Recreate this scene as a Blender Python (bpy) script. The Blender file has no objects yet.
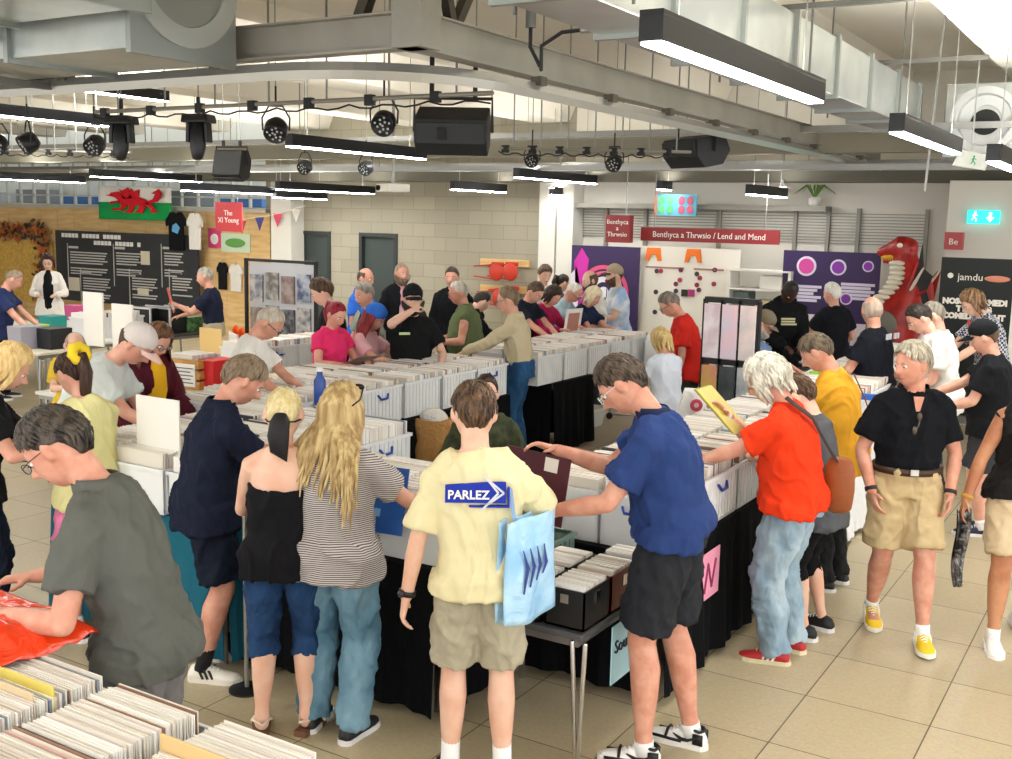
import bpy, math, random
from mathutils import Vector, Matrix, noise
sc = bpy.context.scene
col = sc.collection
random.seed(7)
V = Vector
PI = math.pi
# ------------------------------------------------------------------ camera
F, PITCH, ROLL, YAW, EYE = 1082.7, .148487, .0223119, -.54607, 2.376
fwv = V((math.sin(YAW)*math.cos(PITCH), math.cos(YAW)*math.cos(PITCH), -math.sin(PITCH)))
rgt = V((math.cos(YAW), -math.sin(YAW), 0)); upv = rgt.cross(fwv)
CR = rgt*math.cos(ROLL) + upv*math.sin(ROLL); CU = -rgt*math.sin(ROLL) + upv*math.cos(ROLL)
cd = bpy.data.cameras.new('camera'); cam = bpy.data.objects.new('camera', cd); col.objects.link(cam)
cd.sensor_width = 36; cd.lens = F/1012*36; cd.clip_start = .05
m = Matrix((CR, CU, -fwv)).transposed().to_4x4(); m.translation = V((0, 0, EYE)); cam.matrix_world = m
sc.camera = cam
# ------------------------------------------------------------------ world, colour
w = bpy.data.worlds.new('world'); sc.world = w; w.use_nodes = True
w.node_tree.nodes['Background'].inputs[0].default_value = (1, .99, .98, 1)
w.node_tree.nodes['Background'].inputs[1].default_value = 1.8
sc.view_settings.view_transform = 'Standard'; sc.view_settings.look = 'None'
sc.view_settings.exposure = .62; sc.view_settings.gamma = 1; sc.view_settings.use_curve_mapping = False
LAMP_E = 34
def at(x, y, z):
    "the point at height z seen at pixel x, y"
    d = fwv + CR*(x-506)/F - CU*(y-379.5)/F
    return V((0, 0, EYE)) + d*((z-EYE)/d.z)
def atY(x, y, Y):
    d = fwv + CR*(x-506)/F - CU*(y-379.5)/F
    return V((0, 0, EYE)) + d*(Y/d.y)
def depth(p): return (V(p)-V((0, 0, EYE))).dot(fwv)
# ------------------------------------------------------------------ materials
MC = {}
def hexc(h):
    h = h.lstrip('#'); c = [int(h[i:i+2], 16)/255 for i in (0, 2, 4)]
    return tuple(((v/12.92) if v <= .04045 else ((v+.055)/1.055)**2.4) for v in c) + (1,)
def mat(name, colr, rough=.6, metal=0, bump=None, emit=0, var=None, alpha=1, trans=0, stretch=(1, 1, 1), spec=.4, fine=None):
    if name in MC: return MC[name]
    mt = bpy.data.materials.new(name); mt.use_nodes = True; nt = mt.node_tree; b = nt.nodes['Principled BSDF']
    c = hexc(colr) if isinstance(colr, str) else colr
    b.inputs['Base Color'].default_value = c; b.inputs['Roughness'].default_value = rough; b.inputs['Metallic'].default_value = metal
    b.inputs['Specular IOR Level'].default_value = spec
    if trans: b.inputs['Transmission Weight'].default_value = trans
    if alpha < 1: b.inputs['Alpha'].default_value = alpha
    if emit: b.inputs['Emission Color'].default_value = c; b.inputs['Emission Strength'].default_value = emit
    tc = mp = None
    if bump or var or fine:
        tc = nt.nodes.new('ShaderNodeTexCoord'); mp = nt.nodes.new('ShaderNodeMapping'); mp.inputs['Scale'].default_value = stretch
        nt.links.new(tc.outputs['Object'], mp.inputs['Vector'])
    if var:      # (scale, other colour)
        n = nt.nodes.new('ShaderNodeTexNoise'); n.inputs['Scale'].default_value = var[0]; n.inputs['Detail'].default_value = 4
        nt.links.new(mp.outputs[0], n.inputs['Vector'])
        r = nt.nodes.new('ShaderNodeValToRGB'); r.color_ramp.elements[0].position = .38; r.color_ramp.elements[1].position = .62
        r.color_ramp.elements[0].color = c; r.color_ramp.elements[1].color = hexc(var[1])
        nt.links.new(n.outputs['Fac'], r.inputs[0]); nt.links.new(r.outputs[0], b.inputs['Base Color'])
    if bump:     # (scale, strength, distance)
        n = nt.nodes.new('ShaderNodeTexNoise'); n.inputs['Scale'].default_value = bump[0]; n.inputs['Detail'].default_value = 3; n.inputs['Distortion'].default_value = 1.2
        nt.links.new(mp.outputs[0], n.inputs['Vector'])
        bu = nt.nodes.new('ShaderNodeBump'); bu.inputs['Strength'].default_value = bump[1]; bu.inputs['Distance'].default_value = bump[2]
        nt.links.new(n.outputs['Fac'], bu.inputs['Height']); nt.links.new(bu.outputs[0], b.inputs['Normal'])
    MC[name] = mt; return mt
def cloth(c, rough=.85): return mat('fabric '+c, c, rough, bump=(7, .55, .03), stretch=(1, 1, .55), spec=.15)
def denim(c, c2): return mat('denim '+c, c, .85, bump=(9, .6, .03), var=(6, c2), stretch=(1, 1, .5), spec=.15)
def plain(c, rough=.5, metal=0): return mat('plain %s %g %g' % (c, rough, metal), c, rough, metal)
def hairm(c, c2): return mat('hair '+c, c, .45, bump=(60, .8, .01), var=(38, c2), stretch=(1, 1, .12), spec=.3)
SKIN = {'fair': mat('skin fair', '#e0b8a2', .5, var=(9, '#d9a88f'), spec=.35), 'pink': mat('skin pink', '#dba993', .5, var=(9, '#d0947f'), spec=.35),
        'tan': mat('skin tan', '#bd8763', .5, var=(9, '#a66b4b'), spec=.35), 'dark': mat('skin dark', '#4a2f22', .5, var=(9, '#3c261c'), spec=.35),
        'ruddy': mat('skin ruddy', '#d29c86', .5, var=(14, '#c3866f'), spec=.35)}
def stripes(name, c1, c2, scale, axis='Z', wob=.6):
    if name in MC: return MC[name]
    mt = mat(name, c1, .85, bump=(7, .5, .03)); nt = mt.node_tree; b = nt.nodes['Principled BSDF']
    tc = nt.nodes.new('ShaderNodeTexCoord'); wv = nt.nodes.new('ShaderNodeTexWave'); wv.bands_direction = axis
    wv.inputs['Scale'].default_value = scale; wv.inputs['Distortion'].default_value = wob; wv.inputs['Detail'].default_value = 1; wv.inputs['Detail Scale'].default_value = .5
    r = nt.nodes.new('ShaderNodeValToRGB'); r.color_ramp.interpolation = 'CONSTANT'; r.color_ramp.elements[1].position = .5
    r.color_ramp.elements[0].color = hexc(c1); r.color_ramp.elements[1].color = hexc(c2)
    nt.links.new(tc.outputs['Object'], wv.inputs[0]); nt.links.new(wv.outputs['Fac'], r.inputs[0]); nt.links.new(r.outputs[0], b.inputs['Base Color'])
    return mt
def checks(name, c1, c2, scale):
    mt = mat(name, c1, .85, bump=(7, .5, .03)); nt = mt.node_tree; b = nt.nodes['Principled BSDF']
    tc = nt.nodes.new('ShaderNodeTexCoord'); ck = nt.nodes.new('ShaderNodeTexChecker'); ck.inputs['Scale'].default_value = scale
    ck.inputs[1].default_value = hexc(c1); ck.inputs[2].default_value = hexc(c2)
    nt.links.new(tc.outputs['Object'], ck.inputs[0]); nt.links.new(ck.outputs[0], b.inputs['Base Color'])
    return mt
# ------------------------------------------------------------------ mesh building
class MB:
    def __init__(s): s.v = []; s.f = []; s.mi = []; s.M = None
    def add(s, vs, fs, mi=0):
        o = len(s.v)
        if s.M: vs = [s.M @ V(p) for p in vs]
        s.v += [tuple(p) for p in vs]; s.f += [tuple(i+o for i in f) for f in fs]; s.mi += [mi]*len(fs); return s
    def box(s, x0, x1, y0, y1, z0, z1, mi=0, taper=0):
        t = taper
        vs = [(x0+t, y0+t, z0), (x1-t, y0+t, z0), (x1-t, y1-t, z0), (x0+t, y1-t, z0), (x0, y0, z1), (x1, y0, z1), (x1, y1, z1), (x0, y1, z1)]
        return s.add(vs, [(3, 2, 1, 0), (4, 5, 6, 7), (0, 1, 5, 4), (1, 2, 6, 5), (2, 3, 7, 6), (3, 0, 4, 7)], mi)
    def obox(s, c, ax, ay, az, mi=0):
        "box by centre and half-axis vectors"
        c, ax, ay, az = V(c), V(ax), V(ay), V(az)
        vs = [c+ax*i+ay*j+az*k for k in (-1, 1) for i, j in ((-1, -1), (1, -1), (1, 1), (-1, 1))]
        return s.add(vs, [(3, 2, 1, 0), (4, 5, 6, 7), (0, 1, 5, 4), (1, 2, 6, 5), (2, 3, 7, 6), (3, 0, 4, 7)], mi)
    def bar(s, a, b, w, h=None, mi=0, up=(0, 0, 1)):
        a, b = V(a), V(b); d = (b-a); L = d.length; d.normalize(); h = h or w
        u = V(up); 
        if abs(d.dot(u)) > .95: u = V((1, 0, 0))
        x = d.cross(u).normalized(); y = x.cross(d)
        return s.obox((a+b)/2, x*w/2, y*h/2, d*L/2, mi)
    def tube(s, pts, rad, seg=12, side=None, mi=0, round=True):
        "tube along points; each radius a number or (rx, ry), rx along side"
        pts = [V(p) for p in pts]; n = len(pts)
        rad = [(r, r) if not isinstance(r, (tuple, list)) else tuple(r) for r in (rad if isinstance(rad, (list, tuple)) else [rad]*n)]
        tg = [((pts[min(i+1, n-1)]-pts[max(i-1, 0)]).normalized()) for i in range(n)]
        if side is None:
            side = V((1, 0, 0)) if abs(tg[0].x) < .9 else V((0, 1, 0))
        side = V(side)
        rings = []
        for i in range(n):
            x = (side - tg[i]*side.dot(tg[i])); 
            if x.length < 1e-4: x = tg[i].orthogonal()
            x.normalize(); y = tg[i].cross(x)
            if round and i in (0, n-1):
                sg = -1 if i == 0 else 1; k = min(rad[i])
                caps = [(pts[i]+tg[i]*sg*k*math.sin(a), math.cos(a)) for a in (0, .6, 1.1)]
                if i == 0: caps = caps[::-1]
                for c, q in caps: rings.append((c, x, y, rad[i][0]*q, rad[i][1]*q))
            else: rings.append((pts[i], x, y, rad[i][0], rad[i][1]))
            side = x
        vs = []; fs = []
        for c, x, y, rx, ry in rings:
            for k in range(seg):
                a = 2*PI*k/seg; vs.append(c+x*(rx*math.cos(a))+y*(ry*math.sin(a)))
        m_ = len(rings)
        for i in range(m_-1):
            for k in range(seg):
                fs.append((i*seg+k, i*seg+(k+1) % seg, (i+1)*seg+(k+1) % seg, (i+1)*seg+k))
        fs.append(tuple(range(seg-1, -1, -1))); fs.append(tuple((m_-1)*seg+k for k in range(seg)))
        return s.add(vs, fs, mi)
    def ell(s, c, r, fr=None, nu=16, nv=10, mi=0, fn=None):
        c = V(c); vs = []; fs = []
        for j in range(1, nv):
            e = -PI/2+PI*j/nv
            for i in range(nu):
                a = 2*PI*i/nu; d = V((math.cos(e)*math.cos(a), math.cos(e)*math.sin(a), math.sin(e)))
                p = fn(d) if fn else V((d.x*r[0], d.y*r[1], d.z*r[2]))
                vs.append(p)
        vs.append(fn(V((0, 0, -1))) if fn else V((0, 0, -r[2]))); vs.append(fn(V((0, 0, 1))) if fn else V((0, 0, r[2])))
        for j in range(nv-2):
            for i in range(nu): fs.append((j*nu+i, j*nu+(i+1) % nu, (j+1)*nu+(i+1) % nu, (j+1)*nu+i))
        b, t = len(vs)-2, len(vs)-1
        for i in range(nu): fs.append((b, (i+1) % nu, i)); fs.append((t, (nv-2)*nu+i, (nv-2)*nu+(i+1) % nu))
        vs = [c+(fr @ p if fr else p) for p in vs]
        return s.add(vs, fs, mi)
    def lathe(s, prof, c=(0, 0, 0), seg=24, axis='Z', mi=0):
        vs = []; fs = []; c = V(c)
        for r, z in prof:
            for k in range(seg):
                a = 2*PI*k/seg; p = V((r*math.cos(a), r*math.sin(a), z))
                if axis == 'Y': p = V((p.x, p.z, p.y))
                if axis == 'X': p = V((p.z, p.x, p.y))
                vs.append(c+p)
        for i in range(len(prof)-1):
            for k in range(seg): fs.append((i*seg+k, i*seg+(k+1) % seg, (i+1)*seg+(k+1) % seg, (i+1)*seg+k))
        return s.add(vs, fs, mi)
    def prism(s, poly, a, b, plane='XZ', mi=0):
        "polygon in a plane, extruded from a to b along the third axis"
        def mk(u, v_, t): return {'XZ': (u, t, v_), 'YZ': (t, u, v_), 'XY': (u, v_, t)}[plane]
        n = len(poly); vs = [mk(u, v_, a) for u, v_ in poly]+[mk(u, v_, b) for u, v_ in poly]
        fs = [tuple(range(n)), tuple(range(2*n-1, n-1, -1))]+[(i, i+n, (i+1) % n+n, (i+1) % n) for i in range(n)]
        return s.add(vs, fs, mi)
    def sheet(s, P, nu, nv, th=.004, mi=0):
        "thin sheet with thickness from a function P(u, v)"
        vs = []; fs = []; e = 1e-3
        for j in range(nv+1):
            for i in range(nu+1): vs.append(V(P(i/nu, j/nv)))
        N = len(vs); nr = [V((0, 0, 0)) for _ in vs]
        for j in range(nv):
            for i in range(nu):
                a = j*(nu+1)+i; q = (a, a+1, a+nu+2, a+nu+1); n_ = (vs[q[1]]-vs[q[0]]).cross(vs[q[3]]-vs[q[0]])
                for k in q: nr[k] += n_
                fs.append(q)
        vs2 = [p-(n_.normalized()*th if n_.length else V((0, 0, th))) for p, n_ in zip(vs, nr)]
        fs += [tuple(k+N for k in reversed(f)) for f in list(fs)]
        W_ = nu+1
        bd = [i for i in range(W_)]+[j*W_+nu for j in range(1, nv+1)]+[nv*W_+i for i in range(nu-1, -1, -1)]+[j*W_ for j in range(nv-1, 0, -1)]
        for k in range(len(bd)):
            a, b = bd[k], bd[(k+1) % len(bd)]; fs.append((b, a, a+N, b+N))
        return s.add(vs+vs2, fs, mi)
    def build(s, name, mats, parent=None, smooth=False, voxel=0, sm=3, disp=None, loc=None, bevel=0):
        me = bpy.data.meshes.new(name); me.from_pydata(s.v, [], s.f); me.update()
        o = bpy.data.objects.new(name, me); col.objects.link(o)
        for q in (mats if isinstance(mats, (list, tuple)) else [mats]): me.materials.append(q)
        if any(s.mi): me.polygons.foreach_set('material_index', s.mi)
        if smooth: me.polygons.foreach_set('use_smooth', [True]*len(s.f))
        if parent: o.parent = parent
        if loc: o.location = loc
        if voxel:
            r = o.modifiers.new('r', 'REMESH'); r.mode = 'VOXEL'; r.voxel_size = voxel; r.use_smooth_shade = True
            t = o.modifiers.new('s', 'SMOOTH'); t.factor = .5; t.iterations = sm
        if bevel:
            b = o.modifiers.new('b', 'BEVEL'); b.width = bevel; b.segments = 2; b.limit_method = 'ANGLE'
        if disp:
            d = o.modifiers.new('d', 'DISPLACE'); d.texture = ntex(disp[0]); d.strength = disp[1]; d.mid_level = .5; d.texture_coords = 'LOCAL'
        return o
TX = {}
def ntex(scale):
    if scale not in TX:
        t = bpy.data.textures.new('folds', 'CLOUDS'); t.noise_scale = scale; t.noise_depth = 1; TX[scale] = t
    return TX[scale]
def tag(o, label=None, cat=None, group=None, kind=None):
    if label: o['label'] = label
    if cat: o['category'] = cat
    if group: o['group'] = group
    if kind: o['kind'] = kind
    return o
def empty(name, loc=(0, 0, 0), rz=0, label=None, cat=None, group=None):
    o = bpy.data.objects.new(name, None); col.objects.link(o); o.location = loc; o.rotation_euler = (0, 0, rz); o.empty_display_size = .1
    return tag(o, label, cat, group)
def struct(o): o['kind'] = 'structure'; return o
def copy_tree(o, parent=None, kids=None):
    c = o.copy(); col.objects.link(c); c.parent = parent
    for ch in (kids or KIDS).get(o.name, []): copy_tree(ch, c, kids)
    return c
KIDS = {}
def kidmap():
    KIDS.clear()
    for o in bpy.data.objects:
        if o.parent: KIDS.setdefault(o.parent.name, []).append(o)
def text(body, size, loc, mt, parent=None, name='lettering', face=(0, -1, 0), align='LEFT', ext=.003, bold=0, label=None, sx=1):
    "flat lettering that reads when looked at against the direction face"
    cu = bpy.data.curves.new(name, 'FONT'); cu.body = body; cu.size = size; cu.extrude = ext; cu.align_x = align; cu.resolution_u = 2; cu.offset = bold; cu.space_line = .95
    o = bpy.data.objects.new(name, cu); col.objects.link(o); cu.materials.append(mt)
    z = V(face).normalized(); up = V((0, 0, 1)); x = up.cross(z).normalized(); y = z.cross(x)
    m_ = Matrix((x*sx, y, z)).transposed().to_4x4(); m_.translation = V(loc); o.matrix_basis = m_
    if parent: o.parent = parent
    return o
# ================================================================== people
FOLDS = {}
def ik(a, t, l1, l2, pole):
    a, t, pole = V(a), V(t), V(pole); d = t-a; L = max(.05, min(d.length, (l1+l2)*.995)); d.normalize()
    t = a+d*L; k = (l1*l1-l2*l2+L*L)/(2*L); h = math.sqrt(max(0, l1*l1-k*k))
    n = pole-d*pole.dot(d); n = n.normalized() if n.length > 1e-4 else d.orthogonal().normalized()
    return a+d*k+n*h, t
def headpt(d, s=1.0):
    "head surface in direction d (head frame: x right, y front, z up), metres"
    x, y, z = d
    a, b, c = .076, (.094 if y > 0 else .101), (.117 if z > 0 else .121)
    X, Y, Z = a*x, b*y, c*z
    if z < 0:
        t = -z; k_ = math.sqrt(max(0, 1-t**3.4))/math.sqrt(max(1e-6, 1-t*t)) if t < .999 else 1.3
        X *= lerp(1, min(k_, 1.6), .6)*(1-.34*t*t)
        if y > 0: Y *= min(k_, 1.7)
        if y < 0: Y *= 1-.5*t
        else: Y *= 1-.06*t
    if z > 0: X *= 1+.05*z
    return V((X, Y, Z))*s
def dirv(az, el): return V((math.sin(az)*math.cos(el), math.cos(az)*math.cos(el), math.sin(el)))
HAIR = {  # front, temple, side, back hairline elevations (degrees), thickness, roughness
    'short': (40, 25, 4, -32, .012, .006), 'crop': (40, 26, 6, -28, .006, .002), 'recede': (62, 40, 6, -30, .007, .003), 'tidy': (42, 27, 8, -32, .018, .006),
    'messy': (34, 20, 2, -34, .026, .014), 'bob': (36, 14, -38, -46, .026, .01), 'long': (40, 14, -46, -50, .022, .008), 'fluffy': (33, 16, -22, -40, .034, .016), 'thin': (55, 30, 4, -30, .006, .003),
    'tied': (40, 20, 2, -30, .012, .004), 'fringe': (70, 60, 6, -30, .006, .002)}
def lerp(a, b, t): return a+(b-a)*t
def shell(mb, front, temple, side, back, th, rg, sc_=1, seed=0, nu=36, nv=12, top=90, az0=-180, az1=180, off=(0, 0, 0)):
    "shell over the skull from the hairline up to the crown"
    vs = []; fs = []; ins = []
    def low(az):
        a = abs(math.degrees(az)); k = [(0, front), (35, front), (62, temple), (80, side), (115, side-6 if side > -20 else side), (150, back), (180, back)]
        for (a0, v0), (a1, v1) in zip(k, k[1:]):
            if a <= a1: return math.radians(lerp(v0, v1, (a-a0)/(a1-a0)))
        return math.radians(back)
    tp = math.radians(top); full = (az1-az0) >= 360
    for j in range(nv+1):
        for i in range(nu + (0 if full else 1)):
            az = math.radians(az0+(az1-az0)*i/nu); e = lerp(low(az), tp, j/nv); d = dirv(az, e)
            p = headpt(d, sc_); t = th*min(1, .35+j/nv*2.2)
            t += rg*noise.noise(d*9+V((seed, 0, 0)))+rg*.7*noise.noise(d*22+V((0, seed, 0)))
            vs.append(p+d*max(.002, t)+V(off)); ins.append(p-d*.004+V(off))
    W_ = nu if full else nu+1
    for j in range(nv):
        for i in range(nu):
            a = j*W_+i; b = j*W_+(i+1) % W_; fs.append((a, b, b+W_, a+W_))
    N = len(vs); n0 = len(fs)
    for f in fs[:n0]: fs.append(tuple(k+N for k in reversed(f)))
    for i in range(nu):
        a, b = i, (i+1) % W_; fs.append((b, a, a+N, b+N))
        if top < 90: a += nv*W_; b += nv*W_; fs.append((a, b, b+N, a+N))
    if not full:
        for j in range(nv):
            for a, b in ((j*W_, (j+1)*W_), ((j+1)*W_+nu, j*W_+nu)): fs.append((a, b, b+N, a+N))
    mb.add(vs+ins, fs)
def person(px, py, H, face, label, skin='fair', sex='m', bulk=1.0, belly=0, lean=6, hp=None, hy=0, side=0, bend=0,
           L=(-.25, .05, .78), R=(.25, .05, .78), pl=None, pr=None, curl=45, hair=('short', '#4a3526', '#6b4e38'), beard=None, specs=None,
           top=('tee', '#222222'), bottom=('long', '#25303f'), shoes=('sneaker', '#222222', '#dddddd'), feet=None, hat=None, collar=None, extra=None, group=None, seat=False, lips=True, crouch=0, hidden_legs=False, hipup=0):
    s = (H-.04)/1.75; f = sex == 'f'
    h = fwv*0; a_ = math.radians(face); f2 = V((math.sin(YAW), math.cos(YAW), 0)); r2 = V((math.cos(YAW), -math.sin(YAW), 0))
    hd = f2*math.cos(a_)+r2*math.sin(a_); rz = math.atan2(-hd.x, hd.y)
    ln = math.radians(lean); bd = math.radians(bend); sd = math.radians(side)
    def sp(a): return V((math.sin(sd), math.sin(a), math.cos(a))).normalized()
    Pz = .965*s-crouch+hipup; ts_ = 1-hipup/.5
    pel = V((0, -math.sin(ln)*.16*s, Pz-(1-math.cos(ln))*.05))
    wai = pel+sp(ln*.6)*.12*s*ts_; che = wai+sp(ln)*.17*s*ts_; nb = che+sp(ln+bd)*.225*s*ts_
    if hp is None: hp = lean+bend+12
    hpr = math.radians(hp); nd = (sp(ln+bd)*.35+sp((ln+bd+hpr)/2+.15)*.65).normalized()
    hy_ = math.radians(hy)
    fx = V((math.cos(hy_), -math.sin(hy_), 0)); ff = V((math.sin(hy_)*math.cos(hpr), math.cos(hy_)*math.cos(hpr), -math.sin(hpr))); fu = fx.cross(ff)
    HF = Matrix((fx, ff, fu)).transposed()
    hc = nb+nd*.088*s+fu*.082*s+ff*.02
    hs = ((1.07 if not f else 1.03)*(.55+.45*s)) if H > 1.4 else .93
    topp = hc+fu*.12*hs
    ry_ = math.radians(0)
    g = at(px, py, topp.z+.012)
    Rz = Matrix.Rotation(rz, 3, 'Z'); root_p = g-(Rz @ V((topp.x, topp.y, 0))); root_p.z = 0
    D = depth((root_p.x, root_p.y, 1.2)); near = D < 7.2; mid = D < 17
    vx = .0075 if near else (.0095 if D < 11 else .012)
    wtw = ('w', 1)
    b = bulk
    # torso profile: point, half width, half depth, forward shift
    hipw = (.178 if f else .168)*b; waw = (.142 if f else .155)*b; chw = (.150 if f else .172)*b; shw = (.150 if f else .172)*b
    side_v = V((math.cos(sd), 0, -math.sin(sd)))
    fwd = lambda a: V((0, math.cos(a), -math.sin(a)))
    prof = [(pel-V((0, 0, .07*s)), hipw*.93, .115*b, 0), (pel, hipw, .125*b, 0), (wai, waw+belly*.5, .108*b+belly, .7*belly), (wai.lerp(che, .55), (waw+chw)/2+belly*.3, .115*b+belly*.6, .5*belly),
            (che+sp(ln+bd)*.05*s, chw, (.122 if not f else .128)*b, .012 if f else 0), (nb-sp(ln+bd)*.09*s, shw, .098*b, 0), (nb-sp(ln+bd)*.045*s, shw*.66, .082, -.006)]
    def torso(mb, inf, hem=None, seg=24, topring=True):
        pts = []; rad = []
        for i, (c, rx, ry, fs_) in enumerate(prof):
            if hem is not None and i == 0:
                hp_ = pel-V((0, 0, hem)); pts += [hp_+fwd(0)*(fs_*.5+.012*(lean > 8)), hp_.lerp(pel, .5)+fwd(0)*.012*(lean > 8)]; rad += [(hipw*s+inf*1.2, .122*b*s+inf*1.0+belly*.3), (hipw*s+inf*1.1, .125*b*s+inf*1.1+belly*.3)]; continue
            if hem is not None and i == 1: ry += belly*.5+.012
            pts.append(c+fwd(ln)*fs_); rad.append((rx*s+inf, ry*s+inf))
        if topring: pts.append(nb+sp(ln+bd)*.012*s); rad.append((.070+inf*.5, .062+inf*.4))
        mb.tube(pts, rad, seg, side=side_v, round=False)
    # shoulders & arms
    shx = (.170 if not f else .150)*s*(.5+.5*b)+.0; sc0 = nb-sp(ln+bd)*.092*s+fwd(ln+bd)*.005
    SH = [sc0-side_v*shx, sc0+side_v*shx]; arms = []
    for k, (tg_, po) in enumerate(((L, pl), (R, pr))):
        sg = -1 if k == 0 else 1
        po = po or (sg*.5, -.6, -.5)
        e, wr = ik(SH[k], V(tg_), .285*s, .255*s, po); arms.append((SH[k], e, wr))
    # legs
    feet = feet or ((-.11, .02, -8), (.11, -.02, 8)); legs = []
    for k in (0, 1):
        sg = -1 if k == 0 else 1; fx_, fy_, fa = feet[k][:3]; lift = feet[k][3] if len(feet[k]) > 3 else 0
        hip = pel+V((sg*.088*s*b, 0, -.045*s)); ank = V((fx_, fy_-.02, .085+lift))
        kn, ak = ik(hip, ank, .425*s+hipup/2, .425*s+hipup/2, (sg*.08, 1, .1)); legs.append((hip, kn, ank, fa, lift))
    mb = MB(); lt = .9+.1*b if f else b**.7
    torso(mb, 0)
    mb.tube([nb-sp(ln+bd)*.05, nb+nd*.03, hc-fu*.03-ff*.02], [(.064 if not f else .052), (.058 if not f else .047), (.056 if not f else .046)], 14)
    def hfn(d):
        p = headpt(d, hs)
        if near or mid:
            x, y, z = p/hs
            if y > .03:
                g_ = lambda cx, cz, w_: math.exp(-(((x-cx)/w_)**2+((z-cz)/w_)**2))
                y2 = .034*math.exp(-((x/.0125)**2))*(math.exp(-((z+.028)/.014)**2)+.55*math.exp(-((z+.008)/.016)**2))+.006*g_(0, -.068, .02)+.008*g_(0, -.103, .018)
                y2 += .005*(g_(-.03, .028, .018)+g_(.03, .028, .018))-.009*(g_(-.032, .004, .013)+g_(.032, .004, .013))-.003*g_(0, -.052, .01)
                p += V((0, y2*hs, 0))
        return p
    n1, n2 = (44, 36) if near else ((30, 24) if mid else (20, 16))
    mb.ell(hc, None, HF, n1, n2, fn=hfn)
    if not (near or mid): mb.tube([hc+HF @ V((0, .085, .0)), hc+HF @ V((0, .108, -.03))], [.010, .014], 8)
    for sg in (-1, 1):
        mb.ell(hc+HF @ (V((sg*.079, -.006, -.004))*hs), (.015, .021, .034), HF @ Matrix.Rotation(-.25*sg, 3, 'Z'), 10, 8)
    for k, (a, e, wr) in enumerate(arms):
        sg = -1 if k == 0 else 1; ab = lt*s
        mb.tube([nb-sp(ln+bd)*.035*s+side_v*sg*.03, nb.lerp(a, .55)+sp(ln+bd)*.006, a+sp(ln+bd)*.004], [.046*ab, .047*ab, .05*ab], 12)
        mb.tube([a.lerp(sc0, .45), a, a.lerp(e, .35), a.lerp(e, .75), e], [.058*ab, .056*ab, .049*ab, .042*ab, .039*ab], 14)
        mb.tube([e, e.lerp(wr, .3), e.lerp(wr, .7), wr], [.039*ab, .041*ab, .033*ab, (.030*ab, .024*ab)], 14)
        fd = (wr-e).normalized(); nrm = V((-sg, .1, -.3)) if abs(fd.z) > .75 else V((0, -.25, -1))   # palm normal
        nrm = (nrm-fd*nrm.dot(fd)).normalized(); sdv = fd.cross(nrm).normalized()*(1)
        if sdv.dot(V((-sg, 0, 0))) < 0 and abs(fd.z) <= .75: sdv = -sdv      # thumb side inward
        elif abs(fd.z) > .75 and sdv.y < 0: sdv = -sdv
        q = .92 if f else 1; fr_ = max(.0085*q, vx*.62)
        mb.tube([wr, wr+fd*.045*q, wr+fd*.088*q], [(.027*q, .02), (.037*q, .016), (.038*q, .013)], 12, side=sdv)
        for j, (o_, l_) in enumerate(((.029, .066), (.010, .075), (-.010, .070), (-.028, .055))):
            c_ = math.radians(curl*(.8+.15*j)); p0 = wr+fd*.084*q+sdv*o_*q; l_ *= q; pts = [p0-fd*.02]; d_ = fd
            pts.append(p0)
            for t_ in (.3, .9, 1.4):
                d_ = (fd*math.cos(c_*t_)+nrm*math.sin(c_*t_)+sdv*o_*2).normalized(); pts.append(pts[-1]+d_*l_*.36)
            mb.tube(pts, [fr_*1.05, fr_*1.05, fr_, fr_*.95, fr_*.85], 8)
        p0 = wr+fd*.022*q+sdv*.024*q; pts = [p0, p0+(fd*.55+sdv*.7+nrm*.35).normalized()*.036*q]; pts.append(pts[-1]+(fd*.85+sdv*.25+nrm*.4).normalized()*.034*q)
        mb.tube(pts, [fr_*1.35, fr_*1.25, fr_*.95], 8)
    for (hip, kn, ank, fa, lift) in legs:
        lb = lt*s; dn = (ank-kn); ft = V((math.sin(math.radians(fa)), math.cos(math.radians(fa)), 0)); bk = -ft
        mb.tube([hip, hip.lerp(kn, .35), hip.lerp(kn, .8), kn], [.088*lb, .082*lb, .066*lb, .060*lb], 16)
        mb.tube([kn, kn.lerp(ank, .28)+bk*.014, kn.lerp(ank, .55)+bk*.008, kn.lerp(ank, .85), ank], [.057*lb, .064*lb, .054*lb, .037*lb, .038*lb], 16)
        mb.tube([ank+V((0, 0, -.03)), ank+ft*.06+V((0, 0, -.045)), ank+ft*.13+V((0, 0, -.06))], [.033, (.036, .026), (.036, .016)], 12, side=ft.cross(V((0, 0, 1))))
    o = mb.build('person', SKIN[skin], voxel=vx, sm=2 if near else 1)
    o.location = root_p; o.rotation_euler = (0, 0, rz); tag(o, label, 'person', group)
    fold = (.11, .028 if near else .02)
    vc = vx*1.25
    # ---- bottoms
    kind, bc = bottom[0], bottom[1]; bm_ = bc if not isinstance(bc, str) else cloth(bc)
    mb = MB(); wz = .07*s
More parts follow.
